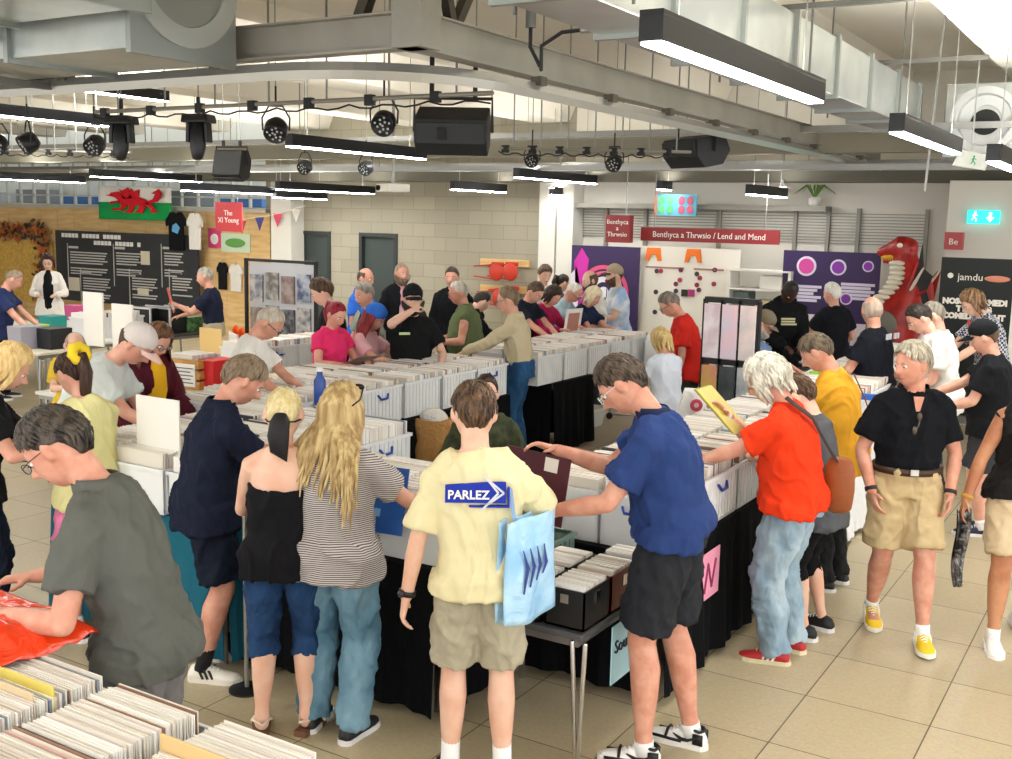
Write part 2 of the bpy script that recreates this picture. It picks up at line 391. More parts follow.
    if 1:
        mb.tube([pel-V((0, 0, .10*s)), pel-V((0, 0, .03)), pel+sp(ln*.6)*wz], [(hipw*.98*s+.01, .13*b+.006), (hipw*s+.014, .125*b*s+.016), (waw*s+(.024 if 'tucked' in top[0] else .008)+belly*(.3 if 'tucked' not in top[0] else .5), .108*b*s+(.026 if 'tucked' in top[0] else .008)+belly*(.3 if 'tucked' not in top[0] else 1.3))], 24, side=side_v, round=False)
        for (hip, kn, ank, fa, lift) in legs:
            lo = bottom[2] if len(bottom) > 2 else 1.0   # looseness
            if kind == 'shorts':
                kk = kn.lerp(hip, .12); mb.tube([hip+V((0, 0, .03)), hip.lerp(kk, .3), hip.lerp(kk, .7), kk], [.098*lt*s*lo, .103*lt*s*lo, .1*lt*s*lo, .1*lt*s*lo], 20, round=False)
            elif kind == 'capri':
                kk = kn.lerp(ank, .28); mb.tube([hip, hip.lerp(kn, .5), kn, kk], [.098*lt*s, .092*lt*s, .078*lt*s, .076*lt*s], 20, round=False)
            else:
                mb.tube([hip, hip.lerp(kn, .3), hip.lerp(kn, .75), kn, kn.lerp(ank, .4), kn.lerp(ank, .8), ank+V((0, 0, -.025))],
                        [.098*lt*s, .098*lt*s*lo, .086*lt*s*lo, .08*lt*s*lo, .079*lt*s*lo, .07*s*lo, .072*s*lo], 20, round=False)
        bo_ = mb.build('shorts' if kind == 'shorts' else ('capri_jeans' if kind == 'capri' else 'trousers'), bm_, o, voxel=vc, sm=3, disp=(.07, fold[1]*.9)); FOLDS[bo_.name] = (.011 if near else .009, 9, 3.7)
        if kind == 'long2' or (len(bottom) > 3 and bottom[3] == 'belt'):
            mb = MB(); c = pel+sp(ln*.6)*(wz-.005); mb.tube([c-sp(ln)*.018, c+sp(ln)*.018], [(waw*s+.032+belly*.5, .108*b*s+.034+belly*1.3)]*2, 28, side=side_v, round=False)
            bl = mb.build('belt', plain('#3a2418', .5), o, smooth=True)
            q_ = c+V((0, .108*b*s+.036+belly*1.3, 0)); MB().obox(q_, (.022, 0, 0), (0, .004, 0), (0, 0, .017)).build('buckle', plain('#c8c8c8', .3, 1), bl)
    # ---- top
    tk, tcol = top[0], top[1]; tm = tcol if not isinstance(tcol, str) else cloth(tcol); hem = (top[2] if len(top) > 2 else .12)*s
    mb = MB(); inf = .02 if tk not in ('jacket', 'gilet') else .034; loose = top[3] if len(top) > 3 else 1.0
    if tk == 'tube':       # strapless
        pts = []; rad = []
        for i, (c, rx, ry, fs_) in enumerate(prof[:5]):
            pts.append(c+fwd(ln)*fs_-V((0, 0, .04*(i == 0)))); rad.append((rx*s+(.034, .028, .016, .014, .014)[i], ry*s+(.045, .036, .016, .014, .014)[i]))
        pts.append(prof[4][0].lerp(prof[5][0], .3)); rad.append((chw*s+.008, .115*b*s+.01))
        mb.tube(pts, rad, 28, side=side_v, round=False)
    elif 'tucked' in tk:
        pr_ = prof; prof = [(pel+sp(ln*.6)*.02, waw, .100*b+belly*.3, 0)]+prof[2:]; torso(mb, inf*.9); prof = pr_
    else: torso(mb, inf*loose, hem)
    nm = {'tee': 't_shirt', 'polo': 'polo_shirt', 'tucked': 't_shirt', 'tuckedpolo': 'polo_shirt', 'shirt': 'shirt', 'long': 'jumper', 'jacket': 'jacket', 'gilet': 'gilet', 'tube': 'strapless_top', 'tank': 'vest_top', 'tuckedlong': 'shirt', 'hoodie': 'hoodie'}[tk]
    if tk not in ('tube', 'tucked', 'tuckedlong', 'tuckedpolo'):
        mb.tube([pel-V((0, 0, max(.03, hem))), pel-V((0, 0, .0)), pel+sp(ln*.6)*.05], [(hipw*s+.036, .13*b*s+.046), (hipw*s+.034, .13*b*s+.042), (hipw*s+.02, .125*b*s+.03)], 24, side=side_v, round=False)
        for (hip, kn, ank, fa, lift) in legs:
            t_ = min(.5, max(.08, (hip.z-(pel.z-hem))/max(.1, hip.z-kn.z))); lo = bottom[2] if len(bottom) > 2 else 1.0
            mb.tube([hip+V((0, 0, .04)), hip.lerp(kn, t_)], [.098*lt*s*lo+.030, .102*lt*s*lo+.034], 18, round=False)
    for k, (a, e, wr) in enumerate(arms):
        sg = -1 if k == 0 else 1; ab = lt*s; sl = a.lerp(sc0, .5)
        if tk not in ('tube',): mb.tube([nb-sp(ln+bd)*.035*s+side_v*sg*.03, nb.lerp(a, .55)+sp(ln+bd)*.006, a+sp(ln+bd)*.004], [.046*ab+inf*.7, .047*ab+inf*.8, .05*ab+inf*.7*(tk != 'tank')], 12)
        if tk in ('tee', 'polo', 'tucked', 'shirt', 'tuckedpolo'):
            q = top[4] if len(top) > 4 else .68
            mb.ell(a+(e-a)*.03, (.067*ab, .067*ab, .067*ab), None, 16, 12); mb.tube([a.lerp(e, .05), a.lerp(e, .35), a.lerp(e, q)], [.065*ab, .066*ab+.004*loose, .066*ab+.012*loose], 18, round=False)
        elif tk in ('long', 'jacket', 'tuckedlong', 'hoodie'):
            u = .012 if tk in ('long', 'tuckedlong') else .02; we = e.lerp(wr, .95 if tk != 'tuckedlong' else .9)
            mb.ell(a+(e-a)*.03, (.06*ab+u*.6,)*3, None, 16, 12); mb.tube([a.lerp(e, .05), a.lerp(e, .5), e], [.058*ab+u*.6, .05*ab+u, .044*ab+u], 18, round=False)
            mb.tube([a.lerp(e, .9), e, e.lerp(we, .5), we], [.044*ab+u, .045*ab+u, .042*ab+u, .032*ab+u], 18)
        elif tk in ('gilet', 'tank'): mb.tube([sl, a.lerp(sc0, .12)], [.066*ab, .062*ab], 18, round=False)
    shirt = mb.build(nm, tm, o, voxel=vc, sm=4, disp=fold); FOLDS[shirt.name] = (.013 if near else .010, 8.0, px*.1)
    if tk in ('polo', 'tuckedpolo', 'shirt', 'jacket', 'hoodie', 'tuckedlong', 'gilet') or collar:
        cm_ = (cloth(collar) if isinstance(collar, str) else tm); mb = MB(); ct = nb+sp(ln+bd)*.012; pts = []; ax = (nd+sp(ln+bd)*.6).normalized()
        th_ = .5 if tk == 'hoodie' else 0
        if tk == 'hoodie': mb.tube([ct-fwd(ln)*.055+side_v*t_*.11+fwd(ln)*.05*t_*t_ for t_ in (-1, -.5, 0, .5, 1)], [.03, .045, .055, .045, .03], 12)
        else:
            def cf(u, v_):
                a = PI*.22+u*(2*PI-PI*.44)+PI/2; r = .076+.016*v_; dz = (.03-.055*v_) + (-.02 if abs(u-.5) > .4 else 0)
                return ct+side_v*math.cos(a)*r*1.02+V((0, math.sin(a)*r*.86-.012+.01*math.sin(a), 0))+ax*dz
            mb.sheet(cf, 24, 3, .005)
        mb.build('hood' if tk == 'hoodie' else 'collar', cm_, o, smooth=True)
    # ---- hair and hat
    if hair:
        mb = MB(); st = HAIR[hair[0]]
        shell(mb, *st[:4], st[4], st[5], hs, seed=px*.37, top=30 if hair[0] == 'fringe' else 90, nu=56 if near else 36, nv=18 if near else 12)
        if hair[0] == 'fringe':
            mb = MB(); shell(mb, 6, 6, 6, -30, .006, .002, hs, px, 36, 8, 34, 70, 290)
        if hair[0] in ('bob', 'fluffy'):
            for i in range(26 if near else 14):
                a = math.radians(random.uniform(55, 305)); p0 = headpt(dirv(a, .35), hs)+dirv(a, .2)*.012; p1 = headpt(dirv(a, -.3), hs)+dirv(a, 0)*.022; p2 = p1+V((0, -.01, -.05-random.random()*.035))
                mb.tube([p0, p1, p2], [.012, (.017, .012), .006], 8)
        if hair[0] == 'long':
            LL = hair[3] if len(hair) > 3 else .35
            n_ = 64 if near else 26
            for i in range(n_):
                a = math.radians(lerp(72, 288, (i+random.random()*.8)/n_)); r_ = random.random()
                p0 = headpt(dirv(a, .8-r_*.5), hs)+dirv(a, .5)*.010; p1 = headpt(dirv(a, .15), hs)+dirv(a, 0)*.020
                p2 = headpt(dirv(a, -.45), hs)+dirv(a, 0)*.034
                ex = LL*(.82+.25*random.random())*(1-.25*abs(math.cos(a)))
                x_ = 1 if near else 1.2
                dn = V((math.sin(a)*.10*x_+.02*random.uniform(-1, 1), -.045-.02*r_, -1)); dn = HF.inverted() @ (dn if True else dn)
                p3 = p2+(HF.inverted() @ V((p2.x*.35, -.03, -.5*ex))); p4 = p3+(HF.inverted() @ V((p2.x*.15+random.uniform(-.012, .012), -.012+.012*random.random(), -.5*ex)))
                wd = .015 if near else .026
                if D < 5.5: p3 = V((p3.x*1.35, min(p3.y, -.12-.02*r_), p3.z)); p4 = V((p4.x*1.4, min(p4.y, -.145-.02*r_), p4.z)); p3.x += .02*math.sin(i*1.3); p4.x += .03*math.sin(i*.9)
                mb.tube([p0, p1, p2, p2.lerp(p3, .5)+V((0, -.004, 0)), p3, p4], [(wd*.5, .006), (wd, .009), (wd*1.1, .010), (wd*1.15, .010), (wd*.9, .008), (.004, .003)], 7, side=dirv(a+PI/2, 0))
        if hair[0] == 'tied':
            LL = hair[3] if len(hair) > 3 else .25; p0 = headpt(dirv(PI, .5), hs); 
            mb.tube([p0, p0+V((0, -.04, .0)), p0+HF.inverted() @ V((0, -.075, -.07)), p0+HF.inverted() @ V((0, -.06, -LL*.7)), p0+HF.inverted() @ V((0.01, -.045, -LL))], [.022, .032, .036, .03, .01], 12)
        if near and not hat and hair[0] in ('short', 'tidy', 'messy', 'recede', 'fluffy', 'crop', 'tied'):
            rl = random.Random(px); ll = .02 if hair[0] == 'crop' else (.05 if hair[0] != 'fluffy' else .07); off_ = st[4]
            for i in range(230 if hair[0] != 'crop' else 150):
                az = rl.uniform(-PI, PI); lo_ = math.radians(lerp(st[0], st[3], abs(az)/PI) if abs(az) < 1 or abs(az) > 2 else st[2]+6); e0 = rl.uniform(max(lo_, -.6)+.25, 1.45); e1 = max(e0-ll/.1, lo_+.02); em = (e0+e1)/2; sw = rl.uniform(-.12, .22)*(1 if az > 0 else -1)
                q_ = lambda e_, z_, t_: headpt(dirv(z_, e_), hs)+dirv(z_, e_)*(off_+t_)
                mb.tube([q_(e0, az, -.003), q_(em, az+sw*.5, .002), q_(e1, az+sw, -.001)], [(.004, .002), (.008, .0035), (.002, .001)], 5, side=dirv(az+PI/2, 0))
        hm = hairm(hair[1], hair[2]); mb.M = Matrix.Translation(hc) @ HF.to_4x4(); vs = mb.v; mb2 = MB(); mb2.M = mb.M; mb2.add(vs, mb.f)
        ho = mb2.build('hair', hm, o, smooth=True)
    HM = Matrix.Translation(hc) @ HF.to_4x4()
    def hb(): 
        q = MB(); q.M = HM; return q
    if beard:
        mb = MB(); vs = []
        b2 = hb()
        def bf(u, v_):
            az = math.radians(-82+164*u); lo_, hi_ = math.radians(-86), math.radians(lerp(-30, -4, abs(u-.5)*2)); d = dirv(az, lerp(lo_, hi_, v_))
            p = headpt(d, hs); p += d*(.012+.004*noise.noise(d*20)); 
            return p+V((0, .006, 0)) if abs(u-.5) < .2 else p
        b2.sheet(bf, 20, 8, .02); b2.build('beard', hairm(*beard), o, smooth=True)
    if not hidden_legs or True:
        if abs(((face+hy+180) % 360)-180) > 60 and (near or mid):
            for sg in (-1, 1):
                q = hb(); q.ell(V((sg*.031, .077, .004))*hs, (.0125, .0125, .0095), None, 12, 8); ey = q.build('eye', plain('#e8e2da', .2), o, smooth=True)
                q = hb(); q.ell(V((sg*.031, .0885, .002))*hs, (.0055, .003, .0055), None, 10, 6); q.build('iris', plain('#2b1c14', .2), ey, smooth=True)
                q = hb(); q.tube([V((sg*.016, .096, .022))*hs, V((sg*.032, .094, .027))*hs, V((sg*.048, .082, .022))*hs], [(.003, .002), (.004, .003), (.002, .002)], 6)
                q.build('eyebrow', hairm(*(hair[1:3] if hair else ('#6b5040', '#7d6250'))), o, smooth=True)
            q = hb(); q.tube([V((-.024, .078, -.064))*hs, V((-.01, .087, -.0615))*hs, V((0, .088, -.063))*hs, V((.01, .087, -.0615))*hs, V((.024, .078, -.064))*hs], [.0025, (.005, .0055), (.005, .006), (.005, .0055), .0025], 8)
            q.build('mouth', plain('#a8574c' if skin != 'dark' else '#4a2422', .5), o, smooth=True)
    if specs:
        q = hb()
        for sg in (-1, 1):
            pts = [V((sg*.033+.021*math.cos(t_*2*PI/14), .107-.004*abs(math.cos(t_*2*PI/14)), .004+.0165*math.sin(t_*2*PI/14)))*hs for t_ in range(15)]
            q.tube(pts, .0018 if near else .0026, 6, round=False)
            q.tube([V((sg*.054, .104, .008))*hs, V((sg*.078, .06, .01))*hs, V((sg*.083, -.005, .008))*hs, V((sg*.082, -.02, -.01))*hs], .0018 if near else .0026, 6)
        q.tube([V((-.012, .109, .008))*hs, V((.012, .109, .008))*hs], .002, 6)
        gl = q.build('glasses', plain(specs, .35), o, smooth=True)
        q = hb()
        for sg in (-1, 1): q.ell(V((sg*.033, .105, .004))*hs, (.019, .0012, .0155), None, 14, 6)
        q.build('lens', mat('lens', '#cfd8dc', .05, alpha=.25), gl, smooth=True)
    if hat:
        hk, hc1 = hat[0], hat[1]; b2 = MB(); shell(b2, 22, 14, 8, (4 if hk != 'capback' else 2), .024 if not hair or hair[0] not in ('long', 'bob') else .036, .001, hs, 3, 40, 14)
        if hk in ('cap', 'capback', 'flat'):
            sg = -1 if hk == 'capback' else 1
            def vf(u, v_):
                a = math.radians(-62+124*u); r = .02+.075*v_*(math.cos(a)**.5 if math.cos(a) > 0 else 0)*(.6 if hk == 'flat' else 1)
                p = headpt(dirv(a, .36), hs); d = dirv(a, 0); q_ = p+V((d.x*.012, d.y*(.012+r), -.02*v_-.018*(2*u-1)**2*1.2+.004))
                return V((q_.x, sg*q_.y, q_.z-(.0 if sg > 0 else .03)))
            b3 = hb(); b3.sheet(vf, 14, 4, .004)
        b2.ell(headpt(V((0, 0, 1)), hs)+V((0, 0, .024)), (.008, .008, .004), None, 8, 6)
        q = hb(); q.add(b2.v, b2.f); hm_ = cloth(hc1); ho = q.build({'cap': 'cap', 'capback': 'cap', 'flat': 'flat_cap', 'beanie': 'beanie'}[hk], hm_, o, smooth=True)
        if hk in ('cap', 'capback', 'flat'): b3.build('visor', cloth(hat[2] if len(hat) > 2 else hc1), ho, smooth=True)
    # ---- shoes
    if shoes:
        for (hip, kn, ank, fa, lift), sg in zip(legs, (-1, 1)):
            sk_, c1, c2 = shoes[:3]; q = MB(); M_ = Matrix.Translation(V((ank.x, ank.y, lift))) @ Matrix.Rotation(-math.radians(fa), 4, 'Z') 
            if lift > .02: M_ = M_ @ Matrix.Rotation(math.radians(lift*260 if feet[0 if sg < 0 else 1][1] > 0 else -lift*260), 4, 'X')
            secs = [(-.075, .022, .055), (-.06, .034, .082), (-.02, .037, .098), (.03, .038, .088), (.08, .045, .066), (.13, .048, .052), (.17, .041, .044), (.195, .02, .034)]
            if sk_ == 'sandal':
                q.M = M_; q.prism([(-.03, -.06), (.03, -.06), (.034, 0), (.044, .09), (.03, .17), (0, .185), (-.03, .17), (-.044, .09), (-.034, 0)], 0, .028, 'XY'); so = q.build('sandal', plain(c1, .6), o)
                q = MB(); q.M = M_; 
                q.tube([(-.04, .01, .07), (-.02, .045, .09), (.02, .045, .09), (.04, .01, .07), (.0, -.065, .075), (-.04, .01, .07)], .006, 8); q.tube([(-.045, .09, .03), (-.02, .09, .062), (.02, .09, .062), (.045, .09, .03)], .007, 8)
                q.build('strap', plain('#e8d9c4', .5), so, smooth=True); continue
            vs = []; fs = []; n_ = 10
            for (y_, wd, ht) in secs:
                for k in range(n_):
                    a = PI*k/(n_-1); vs.append((wd*math.cos(a)*(1 if k not in (0, n_-1) else 1.02), y_, .02+(ht-.02)*math.sin(a)**.75))
            for i in range(len(secs)-1):
                for k in range(n_-1): fs.append((i*n_+k, i*n_+k+1, (i+1)*n_+k+1, (i+1)*n_+k))
                fs.append((i*n_+n_-1, i*n_, (i+1)*n_, (i+1)*n_+n_-1))
            fs.append(tuple(range(n_-1, -1, -1))); fs.append(tuple(len(vs)-n_+k for k in range(n_)))
            q.M = M_; q.add(vs, fs); so = q.build('shoe', plain(c1, .55), o, smooth=True)
            q = MB(); q.M = M_; ol = [(w_*1.1, y_) for y_, w_, _ in secs]; ol = [(.0, -.086)]+ol+[(0, .207)]+[(-x_, y_) for x_, y_ in reversed(ol)]
            q.prism(ol, 0.001, .026, 'XY'); q.build('sole', plain(c2, .6), so)
            if near or mid:
                c3 = shoes[3] if len(shoes) > 3 else c2
                q = MB(); q.M = M_
                for t_ in range(5): yy = .025+.018*t_; zz = .097-.0085*t_-.001; q.tube([(-.021, yy, zz-.012), (0, yy+.004, zz+.002), (.021, yy, zz-.012)], .0035, 6)
                q.build('lace', plain('#efefef' if c1 != '#f0efec' else '#cfcfcf', .7), so, smooth=True)
                if len(shoes) > 4 and shoes[4] == 'stripes':
                    q = MB(); q.M = M_
                    for sx in (-1, 1):
                        for t_ in range(3): yy = .0+.028*t_; q.obox((sx*.0405, yy, .052-.004*t_), (.0022, 0, 0), (0, .0065, 0), (0, -.012, .028))
                    q.build('stripe', plain(c3, .5), so)
                if len(shoes) > 4 and shoes[4] == 'panel':
                    q = MB(); q.M = M_
                    for sx in (-1, 1):
                        q.obox((sx*.046, .10, .034), (.003, 0, 0), (0, .07, 0), (0, .0, .006)); q.obox((sx*.037, -.045, .055), (.004, 0, 0), (0, .024, 0), (0, .0, .025))
                        q.tube([(sx*.041, -.045, .066), (sx*.043, .0, .045), (sx*.045, .03, .044), (sx*.041, .07, .062)], [.004, .008, .009, .003], 6)
                    q.tube([(-.042, .105, .045), (-.02, .105, .066), (.02, .105, .066), (.042, .105, .045)], .007, 8); q.tube([(-.03, -.05, .09), (0, -.068, .092), (.03, -.05, .09), (.03, .01, .1), (0, .035, .098), (-.03, .01, .1), (-.03, -.05, .09)], .007, 8)
                    q.build('overlay', plain(c3, .45), so, smooth=True)
            if len(shoes) > 5 or (bottom[0] == 'shorts' and (near or mid)):
                sc_ = shoes[5] if len(shoes) > 5 else '#e8e8e8'; q = MB(); u_ = (kn-ank).normalized(); hh = shoes[6] if len(shoes) > 6 else .05
                q.tube([ank-u_*.03, ank+u_*hh*.5, ank+u_*hh], [.043*s, .041*s, .042*s], 16, round=False); q.build('sock', plain(sc_, .9), o, smooth=True)
    info = dict(o=o, W=Matrix.Translation(root_p) @ Matrix.Rotation(rz, 4, 'Z'), hands=[a[2] for a in arms], arms=arms, hc=hc, HF=HF, HM=HM, hs=hs, nb=nb, che=che, pel=pel, wai=wai, sp=sp, ln=ln, b=b, s=s, D=D, root=root_p, legs=legs, chw=chw)
    return info
# ================================================================== the people
PP = {}
BR = ('short', '#43301f', '#6b4d33'); GR = ('tidy', '#8d877c', '#c4beb2'); WH = ('tidy', '#cfcabd', '#ece8dd'); DK = ('short', '#1c1714', '#3a2f28'); SG = ('crop', '#6c655c', '#9a9388')
# -- foreground, browsing the near tables
PP['grey'] = person(31, 412, 1.83, -88, 'man in grey polo and glasses leaning left over the front record crates', 'ruddy', bulk=.97, lean=17, bend=4, hp=40, top=('polo', '#585a55', .06, 1.0), bottom=('shorts', '#6d6b6b', 1.1), specs='#2a2020',
    hair=('tidy', '#241f1b', '#4d453c'), L=(-.20, .34, 1.12), R=(.16, .40, 1.12), shoes=('sneaker', '#333333', '#999999'))
PP['blacktop'] = person(22, 346, 1.72, 70, 'blonde woman in black top leaning in at the left edge', 'pink', 'f', lean=14, hp=35, top=('tee', '#131416', .12, 1.1), bottom=('long', denim('#161d2c', '#1f2a3d'), 1.05), hair=('bob', '#c9a566', '#e2c78e'),
    L=(-.1, .42, 1.12), R=(.16, .42, 1.12), shoes=('sneaker', '#17181a', '#cccccc'))
PP['scrunchie'] = person(66, 352, 1.63, -55, 'woman in pale yellow t-shirt and pink shorts with yellow scrunchie in dark ponytail', 'pink', 'f', lean=8, hp=28, top=('tee', '#ddd79b', .12, 1.5), bottom=('shorts', '#dd7fa6', 1.0), hair=('tied', '#2a1c16', '#4a3124', .27),
    L=(-.15, .42, 1.1), R=(.15, .42, 1.1), shoes=('sneaker', '#1d1d1f', '#e8e8e8'))
PP['pinkcap'] = person(150, 328, 1.84, 92, 'man in pale grey t-shirt and pinkish baseball cap bending over the left crates', 'pink', lean=30, bend=8, hp=46, top=('tee', '#c6cdca', .12, 1.3), bottom=('long', '#2b2e33'), hair=('short', '#37261c', '#54392a'),
    hat=('cap', '#cfc6c2', '#e6c0ba'), L=(-.1, .5, 1.0), R=(.12, .55, 1.02))
PP['maroon'] = person(164, 325, 1.66, 125, 'woman in maroon cardigan and yellow top with glasses and long brown hair', 'pink', 'f', lean=12, hp=38, top=('jacket', '#4b1622', .16), bottom=('long', '#22242a'), hair=('long', '#4a3123', '#7a5539', .2), specs='#4a3a34',
    L=(-.10, .36, .95), R=(.16, .38, .95))
PP['navypolo'] = person(258, 358, 1.71, 66, 'man in navy polo and navy shorts with grey-brown hair turned to the right', 'ruddy', bulk=1.1, belly=.01, lean=12, hp=38, top=('polo', '#161c2e', .14, 1.15), bottom=('shorts', '#141b2b', 1.08), hair=('tidy', '#6b5a47', '#8e7c66'),
    L=(-.1, .46, 1.1), R=(.1, .46, 1.08), feet=((-.12, .1, -12), (.12, -.06, 30)), shoes=('sneaker', '#ece7dc', '#e4dfd2', '#1b1b1d', 'stripes', '#161618', .09))
PP['strapless'] = person(284, 385, 1.62, -4, 'woman in strapless black top with cropped blonde hair and black hair ribbon', 'fair', 'f', bulk=1.06, lean=3, hp=8, top=('tube', '#131317', .12), bottom=('capri', denim('#1b3152', '#26446c')), hair=('crop', '#c7b37c', '#e0d2a4'),
    L=(-.12, .34, 1.0), R=(.18, .36, 1.08), shoes=('sandal', '#6d4a36', '#222222'), feet=((-.1, 0, -10), (.1, .02, 24)))
PP['striped'] = person(345, 382, 1.64, 18, 'woman with long fair hair in grey and white striped top and wide blue jeans', 'pink', 'f', bulk=1.2, lean=3, hp=12, hy=10, top=('tee', stripes('stripe jersey', '#c6c0bd', '#55504f', 34), .13, 1.2), bottom=('long', denim('#4c7186', '#7799ab'), 1.15),
    hair=('long', '#94774a', '#c9b17d', .44), L=(-.22, .20, 1.0), R=(.22, .36, 1.05), pr=(1, -.3, -.6))
PP['parlez'] = person(474, 380, 1.73, -2, 'young man in cream t-shirt with blue arrow logo on the back and beige shorts', 'fair', bulk=.93, side=-3, lean=4, hp=18, hy=-4, top=('tee', '#ddd4aa', .08, 1.35, .82), bottom=('shorts', '#a9a28d', 1.08), hair=('tidy', '#3b2b20', '#6a5038'),
    L=(-.30, .0, .82), R=(.28, .32, .98), pr=(1, -.3, -.6), shoes=('sneaker', '#1b1b1d', '#e0e0e0', '#222222', 'x', '#e9e9e9', .11))
PP['bluepolo'] = person(603, 358, 1.90, -72, 'man in blue polo and black shorts pulling a record from the corner table', 'ruddy', bulk=1.0, hipup=.07, belly=.02, lean=12, bend=9, hp=44, top=('polo', '#263a6c', .01, 1.1), bottom=('shorts', '#26282d', 1.1), collar='#1c2440', hair=('short', '#332820', '#5a4b3e'), specs='#d8d8d8',
    L=(-.20, .46, 1.13), R=(-.02, .50, 1.36), feet=((-.12, .05, -4), (.13, -.12, 12)), shoes=('sneaker', '#efeeea', '#e9e7e0', '#141416', 'panel', '#e8e8e8', .03))
PP['orange'] = person(758, 357, 1.71, -62, 'grey-haired man in orange-red t-shirt and light jeans with brown bag across his back', 'pink', bulk=1.12, belly=.02, lean=8, bend=6, hp=30, top=('tee', '#dd3a17', .06, 1.25), bottom=('long', denim('#7f97a8', '#a3b6c2'), 1.15), hair=('fluffy', '#a8a294', '#dcd6c6'),
    L=(-.12, .52, 1.05), R=(.02, .38, 1.32), specs='#b5a58c', shoes=('sneaker', '#b3282c', '#d9cfae', '#f0eee8', 'stripes'))
PP['mustard'] = person(806, 334, 1.74, -60, 'man in mustard yellow t-shirt and black trousers browsing the right-hand crates', 'ruddy', bulk=1.05, lean=12, hp=38, top=('tee', '#e0a52f', .15, 1.25), bottom=('long', '#1d1f20', 1.08), hair=('short', '#4f4335', '#7c6c58'),
    L=(-.14, .48, 1.06), R=(.08, .46, 1.05), shoes=('sneaker', '#1a1a1c', '#e8e8e8', '#eeeeee', 'stripes'))
PP['walker'] = person(912, 340, 1.75, 186, 'grey-haired man in black polo and khaki shorts walking in yellow trainers with hands in pockets', 'ruddy', bulk=1.04, belly=.015, lean=2, hp=8, hy=60, top=('tuckedpolo', '#0f1116', .02, 1.05), bottom=('shorts', '#bda880', 1.12, 'belt'), hair=('tidy', '#c2b9a4', '#8f8676'),
    L=(-.215, .11, .88), R=(.215, .11, .88), pl=(-.7, -.8, 0), pr=(.7, -.8, 0), feet=((-.10, .22, 4, .012), (.10, -.16, 4, .03)), shoes=('sneaker', '#e3c022', '#efece2', '#f4f2ec', 'stripes', '#f0f0f0', .04))
PP['blackcap'] = person(979, 320, 1.70, -62, 'man in black cap and black t-shirt with dark shorts at the right edge', 'pink', bulk=1.15, belly=.04, lean=6, hp=22, top=('tee', '#15171a', .14, 1.2), bottom=('shorts', '#3a3a3e', 1.1), hair=('short', '#4a3526', '#6d5440'), hat=('cap', '#16181b'),
    L=(-.10, .34, .98), R=(.1, .46, 1.05), shoes=('sneaker', '#1e2740', '#e6e6e6'))
PP['tanktop'] = person(1042, 356, 1.70, -172, 'woman in black vest and beige shorts walking at the right edge in white trainers', 'tan', 'f', lean=3, top=('tank', '#1b1a1a', .02), bottom=('shorts', '#c9b594', 1.05), hair=('bob', '#4a3526', '#6d5440'),
    L=(-.22, .12, .82), R=(.34, .08, .80), feet=((-.1, -.15, -10, .02), (.14, .18, 8)), shoes=('sneaker', '#e6e6e2', '#f0efec', '#cfcfcf', 'x', '#f0f0f0', .03))
PP['behindorange'] = person(789, 374, 1.57, -58, 'person mostly hidden between the orange and mustard t-shirts with grey denim jacket', 'fair', bulk=.85, lean=14, hp=30, top=('tee', '#55585c', .2), bottom=('capri', '#101113'), hair=('short', '#3b2b20', '#5a4534'),
    L=(-.1, .45, 1.02), R=(.1, .45, 1.02), shoes=('sneaker', '#161618', '#dddddd'))
# -- inside and behind the middle run
PP['crouch'] = person(486, 373, 1.74, 175, 'man with glasses in olive camouflage jacket sitting behind the front tables', 'fair', lean=2, hp=-6, hy=5, crouch=.42, feet=((-.16, .42, -8), (.16, .42, 8)), top=('jacket', mat('camouflage', '#474a2c', .85, var=(16, '#2c3320'), bump=(7, .5, .03)), .14), bottom=('long', '#33352a'), hair=('short', '#231a15', '#43342a'), specs='#3a3630',
    R=(.2, .25, .62), L=(-.2, .25, .62))
PP['beige'] = person(505, 286, 1.74, -80, 'man in beige shirt and blue jeans with glasses and grey-brown hair in the middle gap', 'pink', bulk=1.04, belly=.0, lean=10, hp=14, top=('tuckedlong', '#c2b596'), bottom=('long', denim('#23466a', '#335c85')), hair=('tidy', '#6a5743', '#8c785f'), specs='#5a4a3a',
    L=(-.2, .5, 1.08), R=(.05, .5, 1.05))
PP['pinktee'] = person(340, 302, 1.62, 130, 'red-haired woman in bright pink t-shirt looking at a record', 'pink', 'f', bulk=1.12, lean=4, hp=26, top=('tee', '#e8366f', .2, 1.1, .5), bottom=('long', '#1d1d22'), hair=('tied', '#6a1020', '#a01c34', .2),
    L=(-.12, .34, 1.06), R=(.16, .34, 1.05))
PP['bluecap'] = person(380, 306, 1.58, 110, 'long red-haired person in backwards blue cap and pale pink top', 'pink', 'f', lean=8, hp=30, top=('tee', '#e0aeb4', .16), bottom=('long', '#24262c'), hair=('long', '#6d1a20', '#a03032', .2), hat=('capback', '#3572d4'),
    L=(-.12, .44, 1.04), R=(.16, .44, 1.04))
PP['drinker'] = person(413, 284, 1.76, 165, 'bearded man in black t-shirt and black cap raising a hand to his mouth', 'fair', bulk=1.06, lean=2, hp=6, top=('tee', '#141617', .18, 1.2), bottom=('long', '#15171a'), hair=('short', '#1c1714', '#2c2520'), hat=('cap', '#17191b'), beard=('#1c1714', '#33281f'),
    L=(-.22, .32, 1.06), R=(.03, .17, 1.52), pr=(1, .3, -.6), curl=80)
PP['hardblack'] = person(316, 279, 1.78, -100, 'young man in black t-shirt with swept brown hair looking down to the left', 'fair', lean=4, hp=26, top=('tee', '#15161a', .18, 1.2), bottom=('long', '#b9b4a8'), hair=('messy', '#3a2819', '#5d4430'),
    L=(-.2, .1, .82), R=(.22, .1, .82))
